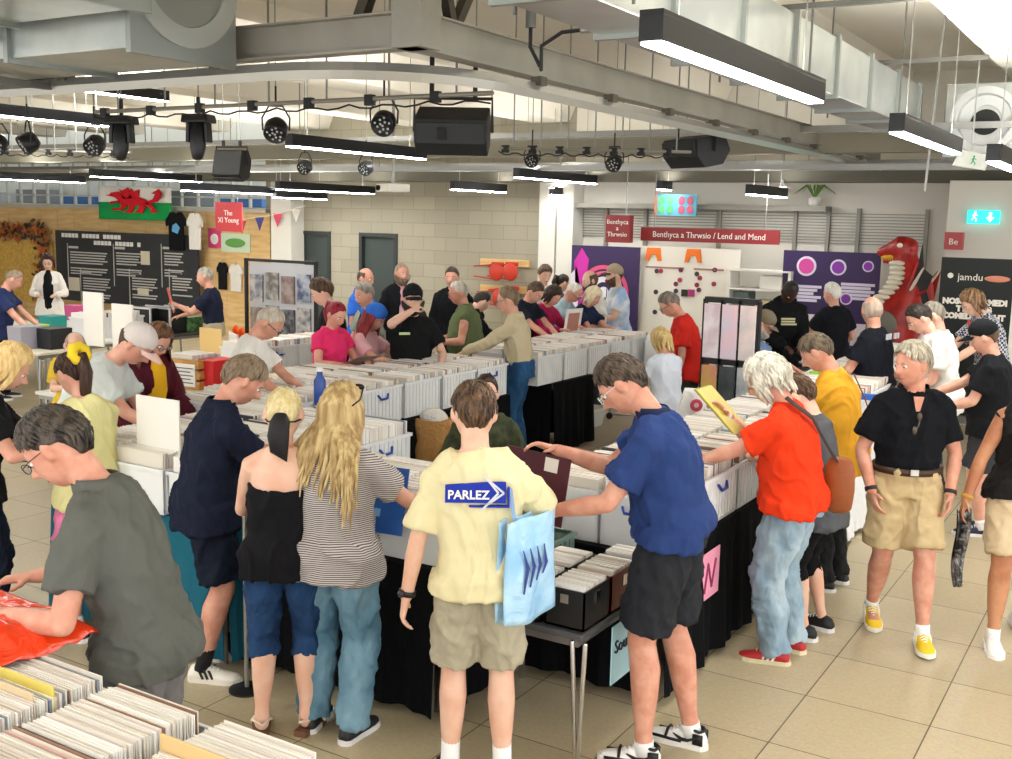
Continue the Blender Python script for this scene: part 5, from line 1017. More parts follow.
# ================================================================== tables, crates, records
def table(name, label, x0, x1, y0, y1, z=.74, m_=None, legs=True, legm=None):
    t = empty(name, ((x0+x1)/2, (y0+y1)/2, 0), 0, label, 'table'); w2, l2 = (x1-x0)/2, (y1-y0)/2
    MB().box(-w2, w2, -l2, l2, z-.03, z).build('tabletop', m_ or plain('#d9d6cc', .5), t, bevel=.006)
    MB().box(-w2+.03, w2-.03, -l2+.03, l2-.03, z-.07, z-.03).build('apron', legm or METAL, t)
    if legs:
        for sx in (-1, 1):
            for sy in (-1, 1): MB().tube([(sx*(w2-.06), sy*(l2-.08), z-.05), (sx*(w2-.06), sy*(l2-.05), 0)], .014, 10).build('leg', legm or METAL, t, smooth=True)
    return t
def drape(label, x0, x1, y0, y1, z, m_, sides='SNEW', hang=.7, flare=.06, name='tablecloth'):
    "cloth over a table: flat top and folded sides"
    N = 70; per = []; 
    cs = [(x0, y0), (x1, y0), (x1, y1), (x0, y1)]; nm = ['S', 'E', 'N', 'W']; nrm = [(0, -1), (1, 0), (0, 1), (-1, 0)]
    mb = MB(); mb.box(x0-.006, x1+.006, y0-.006, y1+.006, z, z+.006)
    for k in range(4):
        if nm[k] not in sides: continue
        (ax, ay), (bx, by) = cs[k], cs[(k+1) % 4]; L = math.hypot(bx-ax, by-ay)
        def P(u, v_, ax=ax, ay=ay, bx=bx, by=by, L=L, n_=nrm[k]):
            f_ = v_*(flare*.5+.022*math.sin(u*L*17)+.014*math.sin(u*L*41+1)); d_ = .008+max(0, f_); ex = (2*u-1)*.012*v_
            return (lerp(ax, bx, u)+n_[0]*d_+(bx-ax)/L*ex, lerp(ay, by, u)+n_[1]*d_+(by-ay)/L*ex, z+.004-v_*hang)
        mb.sheet(P, max(8, int(L*28)), 8, .005)
    return tag(mb.build(name, m_, smooth=False), label, 'tablecloth')
BC = mat('black cloth', '#0c0d0f', .9, spec=.1, bump=(9, .5, .02))
PLW = mat('crate plastic', '#f4f6f6', .35, alpha=.8, spec=.5); PLG = mat('green crate plastic', '#7f968c', .3, alpha=.7); BLUE = plain('#20409a', .35)
REC = [plain(c, .55) for c in ('#e6e2da', '#dbd4c8', '#efede8', '#c4b8a8', '#e6e1d8', '#8c6a58', '#ddd3cb', '#3b3a40', '#c9a8a0', '#8793a3')]
rr = random.Random(3)
def pick(): 
    v_ = rr.random(); return rr.choice((0, 1, 2, 4, 6)) if v_ < .87 else rr.choice((3, 5, 7, 8, 9))
STF = MB()
sleeve_mesh = {}
def sleeve(x, y, z, mi, th=.0045, w_=.315, tilt=0, group='record sleeves standing in the front crates', label='record sleeve standing in one of the nearest crates', name='record_sleeve'):
    key = (mi, round(th, 4), w_)
    if key not in sleeve_mesh:
        mb = MB().box(-w_/2, w_/2, -th/2, th/2, 0, w_); me = bpy.data.meshes.new(name); me.from_pydata(mb.v, [], mb.f); me.materials.append(REC[mi]); sleeve_mesh[key] = me
    o = bpy.data.objects.new(name, sleeve_mesh[key]); col.objects.link(o); o.location = (x, y, z); o.rotation_euler = (tilt, 0, 0); return tag(o, label, 'record', group)
cnt = {'n': 0}
def crate(x0, y0, w_, l_, z, label, h=.27, fill=1.0, indiv=False, m_=None, group=None, handle=True, pitch=.009, gl=None, z_top=.315):
    "open plastic crate; the sleeves inside stand across its width"
    cx, cy = x0+w_/2, y0+l_/2; t = empty('record_crate', (cx, cy, z), 0, label, 'crate', group); a, b = w_/2, l_/2; th = .006; mm = m_ or PLW
    mb = MB().box(-a+.012, a-.012, -b+.012, b-.012, 0, .008)
    for q in ((-a, -a+th, -b, b), (a-th, a, -b, b), (-a, a, -b, -b+th), (-a, a, b-th, b)): mb.box(q[0], q[1], q[2], q[3], 0, h)
    for k in range(int(l_/.045)):
        yy = -b+.02+k*.045
        for s_ in (-1, 1): mb.box(s_*(a+.003)-.003, s_*(a+.003)+.003, yy, yy+.012, .02, h-.02)
    mb.build('crate_body', mm, t)
    rm = MB()
    for q in ((-a-.01, -a+th, -b-.01, b+.01), (a-th, a+.01, -b-.01, b+.01), (-a, a, -b-.01, -b+th), (-a, a, b-th, b+.01)): rm.box(q[0], q[1], q[2], q[3], h-.02, h)
    rm.build('rim', mm, t)
    if handle and (indiv or rr.random() < .12):
        for s_ in (-1, 1): MB().tube([(-.05, s_*(b+.01), h-.06), (-.035, s_*(b+.022), h-.085), (.035, s_*(b+.022), h-.085), (.05, s_*(b+.01), h-.06)], .008, 8).build('handle', BLUE, t, smooth=True)
        MB().tube([(a+.008, -.06, h-.06), (a+.02, -.04, h-.09), (a+.02, .04, h-.09), (a+.008, .06, h-.06)], .009, 8).build('handle', BLUE, t, smooth=True)
    n = int((l_-.03)*fill/pitch); sw = w_-.03 if not indiv else min(.315, w_-.02)
    run = 0
    for i in range(n):
        if run <= 0: rc = pick(); run = rr.choice((1, 2, 3, 5)); 
        run -= 1
        if not indiv and rr.random() < .16: continue
        y = cy-b+.015+(i+.5)*pitch; zz = z+.01+rr.uniform(-.002, .008); xx = cx+rr.uniform(-.004, .004); mi = pick() if indiv else rc; th_ = rr.choice((.003, .0045, .006))
        if indiv: sleeve(xx, y, zz, mi, th_, sw, group=gl[0] if gl else 'record sleeves standing in the front crates', label=gl[1] if gl else 'record sleeve standing in one of the nearest crates'); cnt['n'] += 1
        else: STF.box(xx-sw/2, xx+sw/2, y-pitch*.46, y+pitch*.46, zz, zz+z_top, mi)
    return t
# front row of crates nearest the camera
table('trestle_table', 'front trestle table under the nearest record crates at bottom left', -4.7, -.95, .7, 2.0, .72)
FL = [('A', -2.83), ('B', -2.44), ('C', -2.03), ('D', -1.62), ('E', -3.24), ('F', -3.64)]
nm = {'A': 'white crate of records under the orange bag, second stack from left', 'B': 'white crate of records right of the cream divider, at bottom left', 'C': 'white crate of records at the bottom beside the tall tan divider', 'D': 'white crate of records at the bottom right of the front row', 'E': 'white crate of records at the left edge below the orange bag', 'F': 'white crate of records furthest left of the front row'}
for k, x in FL:
    crate(x, 1.45 if k != 'D' else 1.35, .345, .5, .72, nm[k], indiv=k in 'ABC', pitch=.0078, fill=.98 if k != 'A' else .98)
for k, x in FL: crate(x+.02, .91, .345, .5, .72, {'A': 'white crate of records in the second front row, left', 'B': 'white crate of records in the second front row with blue handle', 'C': 'white crate of records in second front row, right of the blue handle', 'D': 'white crate of records in second front row, bottom right', 'E': 'white crate of records in second front row, left edge', 'F': 'white crate of records in second front row, furthest left'}[k], indiv=k in 'B', pitch=.0085)
def divider(x, y, z, w_, h_, c, label): tag(MB().box(-w_/2, w_/2, -.002, .002, 0, h_).build('divider_card', plain(c, .6), loc=(x, y, z), bevel=.001), label, 'divider card')
divider(-2.66, 1.76, .735, .33, .345, '#d9c765', 'yellow divider card standing in the crate under the orange bag')
divider(-2.68, 1.71, .735, .33, .34, '#cdb894', 'tan divider card just in front of the yellow one')
divider(-2.27, 1.43, .735, .34, .35, '#c8bd90', 'cream divider card between the front stacks with blue handle behind')
divider(-1.86, 1.72, .735, .33, .36, '#cfb07a', 'tall tan divider card in the third front crate')
divider(-3.06, 1.63, .735, .33, .34, '#cdbb8a', 'cream divider card in the left edge crate')
# orange bag lying on the records
q = MB()
def bagf(u, v_): 
    x = -.30+.56*u; y = -.17+.36*v_; e_ = min(u, 1-u, v_, 1-v_); return (x, y, .075*min(1, e_*5)+.014*noise.noise(V((x*9, y*9, 1)))+.012*noise.noise(V((x*22, y*22, 4)))+.01)
q.sheet(bagf, 30, 22, .004)
ob = q.build('carrier_bag', mat('orange plastic', '#e03c14', .12, bump=(9, 1, .02), spec=.8), smooth=True, loc=(-3.02, 1.93, 1.05)); tag(ob, 'shiny orange plastic bag lying on the records at the left edge', 'bag')
# left cluster of crates with teal cloth
table('folding_table', 'folding table under teal cloth behind the man in grey polo', -5.35, -4.02, 3.86, 5.55)
drape('teal cloth over the left table', -5.37, -4.0, 3.84, 5.57, .742, cloth('#1c5c6e'), hang=.68)
k_ = 0; LBL = ['beside the teal cloth edge', 'nearest the navy polo', 'under the white card', 'in the middle of the left table', 'by the maroon cardigan', 'behind the yellow t-shirt']
for i in range(3):
    for j in range(3):
        t = crate(-5.33+i*.44, 3.88+j*.55, .40, .52, .75, 'white plastic crate of records on the teal-covered left table', group='crates on the teal-covered table', h=.25)
tag(MB().box(-.17, .17, -.004, .004, 0, .34).build('white_card', WHITE, loc=(-4.66, 4.0, 1.02)), 'blank white card standing up in the crates of the left table', 'card')
# near run under black cloth
table('folding_table', 'folding table behind the striped top and cream t-shirt shoppers', -3.95, -2.78, 4.0, 4.72)
drape('black cloth over the near tables behind the shoppers', -3.97, -2.76, 3.98, 4.74, .742, BC)
for i in range(3): crate(-3.92+i*.39, 4.02, .37, .62, .75, 'white crate of records on the near black-clothed table', group='crates on the near black-clothed table', h=.27)
# corner table with seven-inch boxes
t = table('metal_legged_table', 'small low table with chrome double legs at the near corner', -2.72, -1.98, 3.92, 4.66, .63, plain('#4a4c4e', .4), legs=False, legm=plain('#77797a', .35, .7))
for sx in (-.34, .34):
    for sy in (-.34, .34):
        for e_ in (-.02, .025): MB().tube([(sx+e_*1.4, sy, .58), (sx+e_*.2, sy+.02, 0)], .011, 10).build('leg', CHROME, t, smooth=True)
def singles(x0, y0, w_, l_, z, c, label, n=26, latch=False):
    t = empty('singles_case', (x0+w_/2, y0+l_/2, z), 0, label, 'case'); a, b = w_/2, l_/2; m_ = plain(c, .45); h = .17
    mb = MB().box(-a, a, -b, b, 0, .008)
    for q in ((-a, -a+.008, -b, b), (a-.008, a, -b, b), (-a, a, -b, -b+.008), (-a, a, b-.008, b)): mb.box(*q, 0, h)
    mb.build('case_body', m_, t)
    if latch: MB().box(a, a+.006, -.02, .02, h-.07, h-.02).build('latch', CHROME, t); MB().box(-.02, .02, -b-.006, -b, h-.06, h-.02).build('latch', CHROME, t)
    for i in range(n): sleeve(x0+a+rr.uniform(-.003, .003), y0+.014+(i+.5)*(l_-.028)/n, z+.012+rr.uniform(0, .006), rr.choice((0, 1, 2, 2, 4, 3)), .006, min(.178, w_-.02), group='seven-inch records in the corner cases', label='seven-inch record packed in the cases on the corner table', name='seven_inch_record')
    return t
singles(-2.17, 3.94, .19, .24, .64, '#121214', 'black case of seven-inch records at the table corner', 20, True)
singles(-2.38, 3.94, .19, .24, .64, '#141416', 'black case of seven-inch records left of the corner one', 20, True)
singles(-2.17, 4.20, .19, .26, .64, '#6d3320', 'brown leather case of seven-inch records behind the black corner case', 22, True)
singles(-2.38, 4.20, .19, .26, .64, '#1b1b1d', 'black case of seven-inch records in the middle of the corner table', 22)
singles(-2.17, 4.48, .19, .17, .64, '#17181a', 'short black case of seven-inch records next to the blue polo', 14)
crate(-2.66, 4.2, .26, .44, .64, 'grey-green see-through crate on the corner table', h=.2, m_=PLG, handle=False, fill=.5, pitch=.014, z_top=.18)
t = empty('paper_sign', (-1.945, 4.28, .33), 0, 'pale blue paper sign lettered Sound hanging from the corner table edge', 'sign'); MB().box(-.003, .003, -.13, .13, 0, .27).build('paper', plain('#a9d3de', .6), t); text('Sound', .085, (.006, -.11, .14), plain('#1d2a2c', .6), t, face=(1, 0, 0))
# right run
table('folding_table', 'folding table behind the man in blue polo', -2.72, -2.0, 4.78, 6.5); table('folding_table', 'folding table between orange and mustard t-shirts', -2.72, -2.0, 6.52, 8.0); table('folding_table', 'folding table under the white cloth on the right', -2.72, -2.0, 8.02, 11.2)
drape('black cloth hanging beside the blue polo man legs', -2.74, -1.98, 4.76, 8.0, .742, BC); drape('white sheet over the far right table', -2.74, -1.98, 8.02, 11.2, .742, mat('white sheet', '#d5d6d6', .8, bump=(5, .6, .04)), flare=.2, name='white_sheet')
gl = ('record sleeves in the crates beside the blue polo', 'record sleeve standing in crate beside the blue polo shirt')
n_ = 0
for i, x in enumerate((-2.70, -2.34)):
    for j in range(12):
        y = 4.80+j*.525
        crate(x, y, .35, .5, .75, 'white crate of records on the right-hand run of tables', group='crates along the right-hand tables', indiv=(i == 1 and j in (0, 1)), gl=gl, pitch=.0095 if (i == 1 and j in (0, 1)) else .01)
q = empty('paper_sign', (-1.95, 5.35, .38), 0, 'pink paper sign on the black cloth behind the blue polo man', 'sign'); MB().box(-.003, .003, -.14, .14, 0, .26).build('paper', plain('#e79ab4', .6), q); q2 = MB(); q2.tube([(.006, -.08, .05), (.006, -.04, .2), (.006, .02, .06), (.006, .07, .2)], .007, 6); q2.build('ink_stroke', plain('#8a2a58', .6), q)
# middle run
for (y0, y1, lb) in ((5.3, 6.9, 'near'), (6.92, 8.5, 'second'), (9.35, 10.2, 'third'), (10.22, 11.8, 'far')):
    table('folding_table', {'near': 'folding table at the near end of the middle run', 'second': 'folding table before the bearded man in black cap', 'third': 'folding table with black cloth right of the beige shirt', 'far': 'bare-legged folding table at the far end of the middle run'}[lb], -5.98, -5.15, y0, y1)
drape('black cloth hanging behind the paper bag', -6.0, -5.13, 5.28, 8.5, .742, BC); drape('short black cloth right of the man in beige shirt', -6.0, -5.13, 9.33, 10.2, .742, BC)
for i, x in enumerate((-5.94, -5.53)):
    for j in range(12):
        y = 5.32+j*.54
        if 8.4 < y+.4 < 9.3 and j > 5: continue
        crate(x, y, .36, .5, .75, 'white see-through crate of records on the middle run of tables', group='crates along the middle tables', pitch=.0125, h=.29)
table('folding_table', 'folding table across the back of the stalls', -5.1, -3.7, 11.3, 12.0)
for i in range(3): crate(-5.05+i*.45, 11.35, .40, .55, .75, 'white crate of records on the table across the back', group='crates on the back table', pitch=.0125)
STFo = STF.build('record_sleeves', REC); tag(STFo, 'record sleeves packed in the crates of all the further stalls', 'records', kind='stuff')
# poster rack
t = empty('poster_rack', (-3.45, 9.7, 0), 0, 'black browser rack holding pale posters in two rows', 'rack'); K = plain('#141416', .4)
W3 = [atY(703, 350, 9.45), atY(757, 350, 9.45)]; x0 = W3[0].x+3.45; x1 = W3[1].x+3.45; zt = atY(730, 300, 9.45).z; zb = .55; hh = (zt-zb)/2
for k in range(4): x = lerp(x0, x1, k/3); MB().box(x-.014, x+.014, -.27, -.21, 0, zt).build('upright', K, t)
for z in (zb, zb+hh, zt): MB().box(x0, x1, -.27, -.20, z-.03, z+.02).build('crossbar', K, t)
MB().box(x0, x1, -.2, .1, 0, .05).build('base', K, t)
pm = [('#e4dce0', '#c9b4bc'), ('#c9c4d4', '#e0bcc4'), ('#c9c0c0', '#e4d0cc'), ('#c9a84a', '#c98a70'), ('#3c4142', '#4a5052'), ('#9aa0a4', '#c4c8cc')]
for k in range(6):
    xa = lerp(x0, x1, (k % 3)/3)+.012; xb = lerp(x0, x1, (k % 3+1)/3)-.012; z = zb+hh*(1-k//3)+.03
    tag(MB().box(0, xb-xa, 0, .02, 0, hh-.07).build('poster', mat('poster %d' % k, pm[k][0], .25, var=(5, pm[k][1])), loc=(-3.45+xa, 9.7-.30, z), bevel=.003), ['pale sketch poster upper left in the black rack', 'lilac poster upper middle in the black rack', 'pinkish grey poster upper right in the black rack', 'yellow and pink poster lower left in the black rack', 'dark grey poster lower middle in the black rack', 'small pale poster lower right in the black rack'][k], 'poster')
# paper bag on a chair, stool, white box under the table
def stool(x, y, label, z=.45):
    t = empty('folding_stool', (x, y, 0), 0, label, 'stool'); MB().box(-.19, .19, -.19, .19, z-.03, z).build('seat', BLK, t, bevel=.01)
    for sx in (-1, 1):
        for sy in (-1, 1): MB().tube([(sx*.15, sy*.15, z-.03), (sx*.18, sy*.18, 0)], .011, 8).build('leg', METAL, t)
i_ = PP['crouch']; pz = i_['W'] @ V((0, -.02, 0)); stool(pz.x, pz.y, 'folding stool under the man in olive jacket', .42)
pb = at(433, 470, .3); stool(pb.x, pb.y, 'low stool carrying the brown paper bag', .40)
t = empty('paper_bag', (pb.x, pb.y, .40), .5, 'brown paper bag with white packet inside in front of black cloth', 'bag')
q = MB().sheet(lambda u, v_: ((.15+.02*math.sin(v_*9))*math.copysign(abs(math.cos(u*2*PI))**.5, math.cos(u*2*PI)), .11*math.copysign(abs(math.sin(u*2*PI))**.5, math.sin(u*2*PI)), v_*.34+.012*math.sin(u*31)), 32, 6, .004); q.build('paper_sides', mat('kraft paper', '#b98a50', .75, bump=(14, .8, .02)), t)
MB().box(-.12, .12, -.08, .08, 0, .01).build('bottom', mat('kraft paper', '#b98a50'), t); MB().ell((0, 0, .33), (.12, .085, .09), None, 14, 10).build('white_packet', mat('packet', '#dddad2', .4, bump=(20, .8, .02)), t, smooth=True)
p = at(575, 425, 0); t = empty('plastic_tub', (p.x, p.y, 0), 0, 'white plastic tub on the floor under the middle tables', 'tub'); MB().box(-.3, .3, -.2, .2, 0, .2, taper=.03).build('tub_body', PLW, t, bevel=.02); MB().box(-.32, .32, -.22, .22, .2, .23).build('lid', WHITE, t, bevel=.01)
p = at(545, 415, 0); tag(MB().box(-.12, .12, -.12, .12, 0, .42).build('cardboard_box', plain('#c9c2b0', .6), loc=(p.x, p.y, 0), bevel=.005), 'tall pale carton beside the tub under the middle tables', 'box')
p = at(630, 420, 0); t = empty('wheeled_trolley', (p.x, p.y, 0), .4, 'chrome folding trolley by the middle tables', 'trolley')
MB().tube([(-.25, 0, .05), (-.25, 0, .75), (.0, 0, .8)], .012, 8).build('handle', CHROME, t); MB().tube([(-.25, 0, .06), (.3, 0, .06)], .014, 8).build('frame', CHROME, t)
for x in (-.25, .3): MB().lathe([(0, -.015), (.04, -.015), (.04, .015), (0, .015)], (x, 0, .04), 16, 'Y').build('wheel', BLK, t)
# ------------------------------------------------------------------ back left stalls
def ptable(px0, py0, px1, py1, dy, label, z=.75, m_=None, cl=None):
    a, b = at(px0, py0, z), at(px1, py1, z); x0, x1 = min(a.x, b.x), max(a.x, b.x); y0 = min(a.y, b.y)
    return x0, x1, y0
table('long_table', 'pale table with small coloured boxes below the woman in white shirt', -14.1, -12.2, 8.75, 10.45, .75)
table('long_table', 'table with white crates in front of the information board', -12.1, -11.1, 8.5, 9.6, .75)
table('long_table', 'dark table carrying the flight cases and mottled green box', -12.15, -11.3, 9.75, 10.9, .72, plain('#3a3630', .5))
table('long_table', 'table carrying grey and black boxes beside the leaning navy shirt', -11.7, -10.75, 7.55, 8.25, .75, plain('#cfc8b8', .5))
table('long_table', 'pale table carrying the wooden crate and red box', -8.3, -6.9, 6.9, 7.75, .72, plain('#e2ddd0', .5))
table('long_table', 'narrow table with blue tray behind the red box', -9.5, -8.3, 8.2, 9.0, .72, plain('#cfc8b8', .5))
table('long_table', 'white table between the two bending men at left', -8.6, -6.6, 6.0, 6.7, .74)
def box_at(px, py, z, w_, l_, h_, c, name, label, cat, lid=None, rz=0):
    p = at(px, py, z); t = empty(name, p, rz, label, cat); MB().box(-w_/2, w_/2, -l_/2, l_/2, 0, h_, taper=.008).build('body', plain(c, .5), t, bevel=.008)
    if lid: MB().box(-w_/2-.01, w_/2+.01, -l_/2-.01, l_/2+.01, h_, h_+.02).build('lid', plain(lid, .5), t)
    return p
def open_at(px, py, z, w_, l_, label, m_=None, n=14, group=None):
    p = at(px, py, z); crate(p.x-w_/2, p.y-l_/2, w_, l_, z, label, m_=m_, pitch=.02, group=group); return p
STF = MB()
for k, (px, py, lb) in enumerate(((94, 338, 'white crate before the information board, under the taller white card'), (121, 336, 'white crate before the information board, under the white folder'))): open_at(px, py, .75, .38, .42, lb)
for k, (px, py, w_, h_, lb) in enumerate(((94, 322, .34, .62, 'upright white card above the left crates'), (123, 326, .34, .52, 'upright white folder standing right of the crates'))):
    p = at(px, py+4, 1.03); tag(MB().box(-w_/2, w_/2, -.01, .01, 0, h_).build('white_card', WHITE, loc=(p.x, p.y, .80)), lb, 'card')
box_at(53, 327, .75, .3, .25, .16, '#1f8f8c', 'plastic_box', 'teal plastic box by the woman in white shirt', 'box'); box_at(75, 320, .75, .22, .2, .22, '#c6508a', 'plastic_box', 'pink box near the white card', 'box'); box_at(36, 330, .75, .3, .22, .08, '#9ac24a', 'plastic_tray', 'green tray on the far left table', 'tray'); box_at(58, 333, .75, .3, .22, .07, '#e0793a', 'plastic_tray', 'orange tray on the far left table', 'tray')
box_at(26, 348, .75, .26, .3, .26, '#9a98a4', 'storage_crate', 'grey crate at the far left table front', 'crate'); box_at(54, 348, .75, .30, .3, .24, '#1c1d20', 'storage_crate', 'black drawer box at the far left table front', 'box')
for k, (px, lb) in enumerate(((149, 'left black flight case with silver edges'), (168, 'right black flight case with silver edges'))):
    p = at(px, 332, .72); t = empty('flight_case', p, .1, lb, 'case'); MB().box(-.2, .2, -.17, .17, 0, .34).build('shell', BLK, t, bevel=.01)
    q = MB()
    for sx in (-1, 1):
        for sy in (-1, 1): q.box(sx*.2-.012, sx*.2+.012, sy*.17-.012, sy*.17+.012, 0, .35)
    for z in (0, .34): q.box(-.21, .21, -.182, -.165, z-.01, z+.012); q.box(-.21, .21, .165, .182, z-.01, z+.012)
    q.build('metal_edge', plain('#c8c8c4', .3, .7), t)
p = at(185, 330, .72); tag(MB().box(-.24, .24, -.17, .17, 0, .2).build('green_box', mat('green mottled', '#5f8a4a', .6, var=(14, '#2f4a2a')), loc=(p.x, p.y, .72), bevel=.01), 'mottled green box below the man in navy t-shirt', 'box')
# wooden crate with paper label
p = at(194, 386, .72); t = empty('wooden_crate', (p.x, p.y, .72), .1, 'slatted pine crate with white paper label full of records', 'crate'); PN = mat('pine', '#c99a55', .6, var=(7, '#b5823f'), stretch=(1, 1, 4))
for z in (0, .1, .2):
    for sy in (-1, 1): MB().box(-.22, .22, sy*.18-.008, sy*.18+.008, z, z+.08).build('slat', PN, t, bevel=.003)
    for sx in (-1, 1): MB().box(sx*.22-.008, sx*.22+.008, -.18, .18, z, z+.08).build('slat', PN, t, bevel=.003)
MB().box(-.21, .21, -.17, .17, 0, .01).build('base', PN, t); MB().box(-.07, .19, -.2, -.19, .03, .24).build('paper_label', WHITE, t); q = MB()
for k in range(5): q.box(-.05, .17-.03*(k % 2), -.204, -.2, .06+k*.034, .07+k*.034)
q.build('label_text', plain('#5a5a5a', .5), t)
for i in range(18): STF.box(p.x-.15, p.x+.15, p.y-.15+i*.017, p.y-.143+i*.017, .735, 1.04, pick())
box_at(218, 388, .72, .2, .3, .28, '#c41f22', 'plastic_box', 'bright red box right of the wooden crate', 'box'); box_at(217, 362, .72, .44, .32, .06, '#2f6fc4', 'plastic_tray', 'blue tray behind the red box', 'tray'); p = at(299, 372, .46); stool(p.x, p.y, 'white-topped stool under the teal box', .46); box_at(299, 372, .46, .32, .3, .34, '#178f8a', 'plastic_box', 'teal box by the bending man in white', 'box')
# chair with orange jacket
p = at(217, 338, .85); t = empty('chair', (p.x, p.y, 0), 2.6, 'white-framed chair draped in front of the flight cases', 'chair')
MB().box(-.2, .2, -.2, .2, .43, .46).build('seat', WHITE, t, bevel=.01); MB().box(-.2, .2, -.22, -.19, .6, .9).build('backrest', WHITE, t, bevel=.01)
for sx in (-1, 1):
    for sy in (-1, 1): MB().tube([(sx*.19, sy*.19, 0), (sx*.19, sy*.2, .45 if sy > 0 else .9)], .012, 8).build('leg', WHITE, t)
j = MB(); j.sheet(lambda u, v_: (-.26+.52*u, -.24-.05*math.sin(v_*PI), .95-.34*v_+.03*math.sin(u*11)), 20, 8, .03); oj = j.build('orange_jacket', cloth('#e2501c'), smooth=True); oj.matrix_basis = Matrix.Translation(t.location) @ Matrix.Rotation(2.6, 4, 'Z'); tag(oj, 'orange jacket draped over the white chair back', 'jacket')
q = at(211, 352, .74); tag(MB().box(-.18, .18, -.006, .006, 0, .3).build('card_sleeve', plain('#d9b878', .6), loc=(q.x, q.y, .72)), 'tan card sleeve leaning against the orange jacket', 'record')
for k, (px, py) in enumerate(((255, 432), (243, 428), (300, 420), (318, 405))): open_at(px, py, .75, .4, .46, 'white crate of records seen between the heads at the near left', group='crates between the heads at near left')
for k in range(5): open_at(250+k*16, 372-k*2, .74, .4, .42, 'white crate of records on the table beyond the bending man', group='crates beyond the bending man')
STF2 = STF.build('record_sleeves', REC); tag(STF2, 'record sleeves packed in the boxes of the left-hand stalls', 'records', kind='stuff')
p = at(255, 415, .9); t = empty('water_bottle', (-5.0, 5.72, 1.05), 0, 'blue water bottle beside the man in navy polo', 'bottle'); MB().lathe([(0, 0), (.04, 0), (.042, .02), (.042, .17), (.02, .21), (.02, .24), (0, .24)], (0, 0, 0), 20).build('bottle_body', plain('#274a9a', .2), t, smooth=True); MB().lathe([(.024, .235), (.024, .265), (0, .265)], (0, 0, 0), 16).build('cap', WHITE, t)
# stalls behind on the right
table('long_table', 'table in front of the purple banner on the right', -5.0, -3.2, 12.6, 13.3, .74, plain('#1c1c1e', .5))
STF = MB()
for k in range(4): crate(-4.95+k*.43, 12.65, .40, .5, .75, 'white crate of records before the man in black hoodie', group='crates before the black hoodie', pitch=.0125)
STF3 = STF.build('record_sleeves', REC); tag(STF3, 'record sleeves in the crates below the black hoodie', 'records', kind='stuff')
box_at(893, 365, 1.06, .34, .3, .2, '#d8d4c8', 'storage_box', 'white barred box on the right-hand tables', 'box')
p = at(890, 348, 1.1); t = empty('flight_case', p, .1, 'silver-edged open flight case before the red dragon', 'case'); MB().box(-.3, .3, -.2, .2, -.3, 0).build('shell', plain('#3a4a34', .5), t, bevel=.01); MB().box(-.31, .31, -.21, .21, 0, .03).build('metal_edge', plain('#c9c9c4', .3, .7), t)
box_at(827, 378, 1.05, .3, .1, .05, '#7ac23a', 'divider_card', 'bright green divider card on the right-hand crates', 'divider card'); box_at(866, 400, 1.05, .34, .04, .05, '#2f66c4', 'divider_card', 'blue divider card on the right-hand crates', 'divider card')
# ================================================================== held and worn things
def cover(c, u, v_, label, size=.315, m_=None, th=.005, extra=None):
    "a record sleeve centred at c with edge directions u and v"
    u, v_ = V(u).normalized(), V(v_).normalized(); n = u.cross(v_).normalized(); v_ = n.cross(u)
    o = empty('record', c, 0, label, 'record'); MB().obox((0, 0, 0), u*size/2, v_*size/2, n*th/2).build('sleeve', m_, o)
    for (cx, cy, r1, r2, col_) in (extra or []):
        MB().obox(u*cx*size+v_*cy*size, u*r1*size, v_*r2*size, n*(th/2+.0015)).build('cover_art', plain(col_, .5), o)
    return o
def Wp(k, p): return PP[k]['W'] @ V(p)
def Wd(k, p): return PP[k]['W'].to_3x3() @ V(p)
def hnd(k, i): return PP[k]['W'] @ PP[k]['hands'][i]
def P3(k, p): return V(p)
def hold(k, c, u, v_, label, m_, size=.315, th=.005, extra=None):
    "record in the hands of person k, all given in the person's own axes"
    return cover(Wp(k, c), Wd(k, u), Wd(k, v_), label, size, m_, th, extra)
def mid(k): a, b = PP[k]['hands']; return (a+b)/2
def worn(k, q, name, m_, smooth=True): return q.build(name, m_, PP[k]['o'], smooth=smooth)
def ring_at(k, side, c, name='wristwatch'):
    a, e, wr = PP[k]['arms'][side]; d = (wr-e).normalized(); p = wr-d*.015
    w_ = worn(k, MB().tube([p-d*.011, p+d*.011], [(.036, .030)]*2, 16, round=False), name, plain(c, .4))
    if name == 'wristwatch': q = MB(); n_ = d.orthogonal().normalized(); q.ell(p+n_*.033, (.017, .017, .017), None, 10, 8); q.build('watch_face', plain('#2a2a2c', .2), w_, smooth=True)
def strap(k, pts, m_, wd=.035, name='strap'):
    return worn(k, MB().tube([V(p) for p in pts], [(wd/2, .004)]*len(pts), 8, side=(0, 0, 1) if 0 else None, round=False), name, m_)
def back(k, t, off=.0, x=0, inf=.03):
    "point on the back of the torso of person k: t 0 at the waist, 1 at the neck"
    i = PP[k]; p = i['wai'].lerp(i['nb'], t); ln = i['ln']; f = V((0, math.cos(ln), -math.sin(ln)))
    return p-f*(.115*i['b']+inf+off)+V((x, 0, 0))
def front(k, t, x=0, inf=.03):
    i = PP[k]; p = i['wai'].lerp(i['nb'], t); ln = i['ln']; f = V((0, math.cos(ln), -math.sin(ln)))
    return p+f*(.12*i['b']+inf)+V((x, 0, 0))
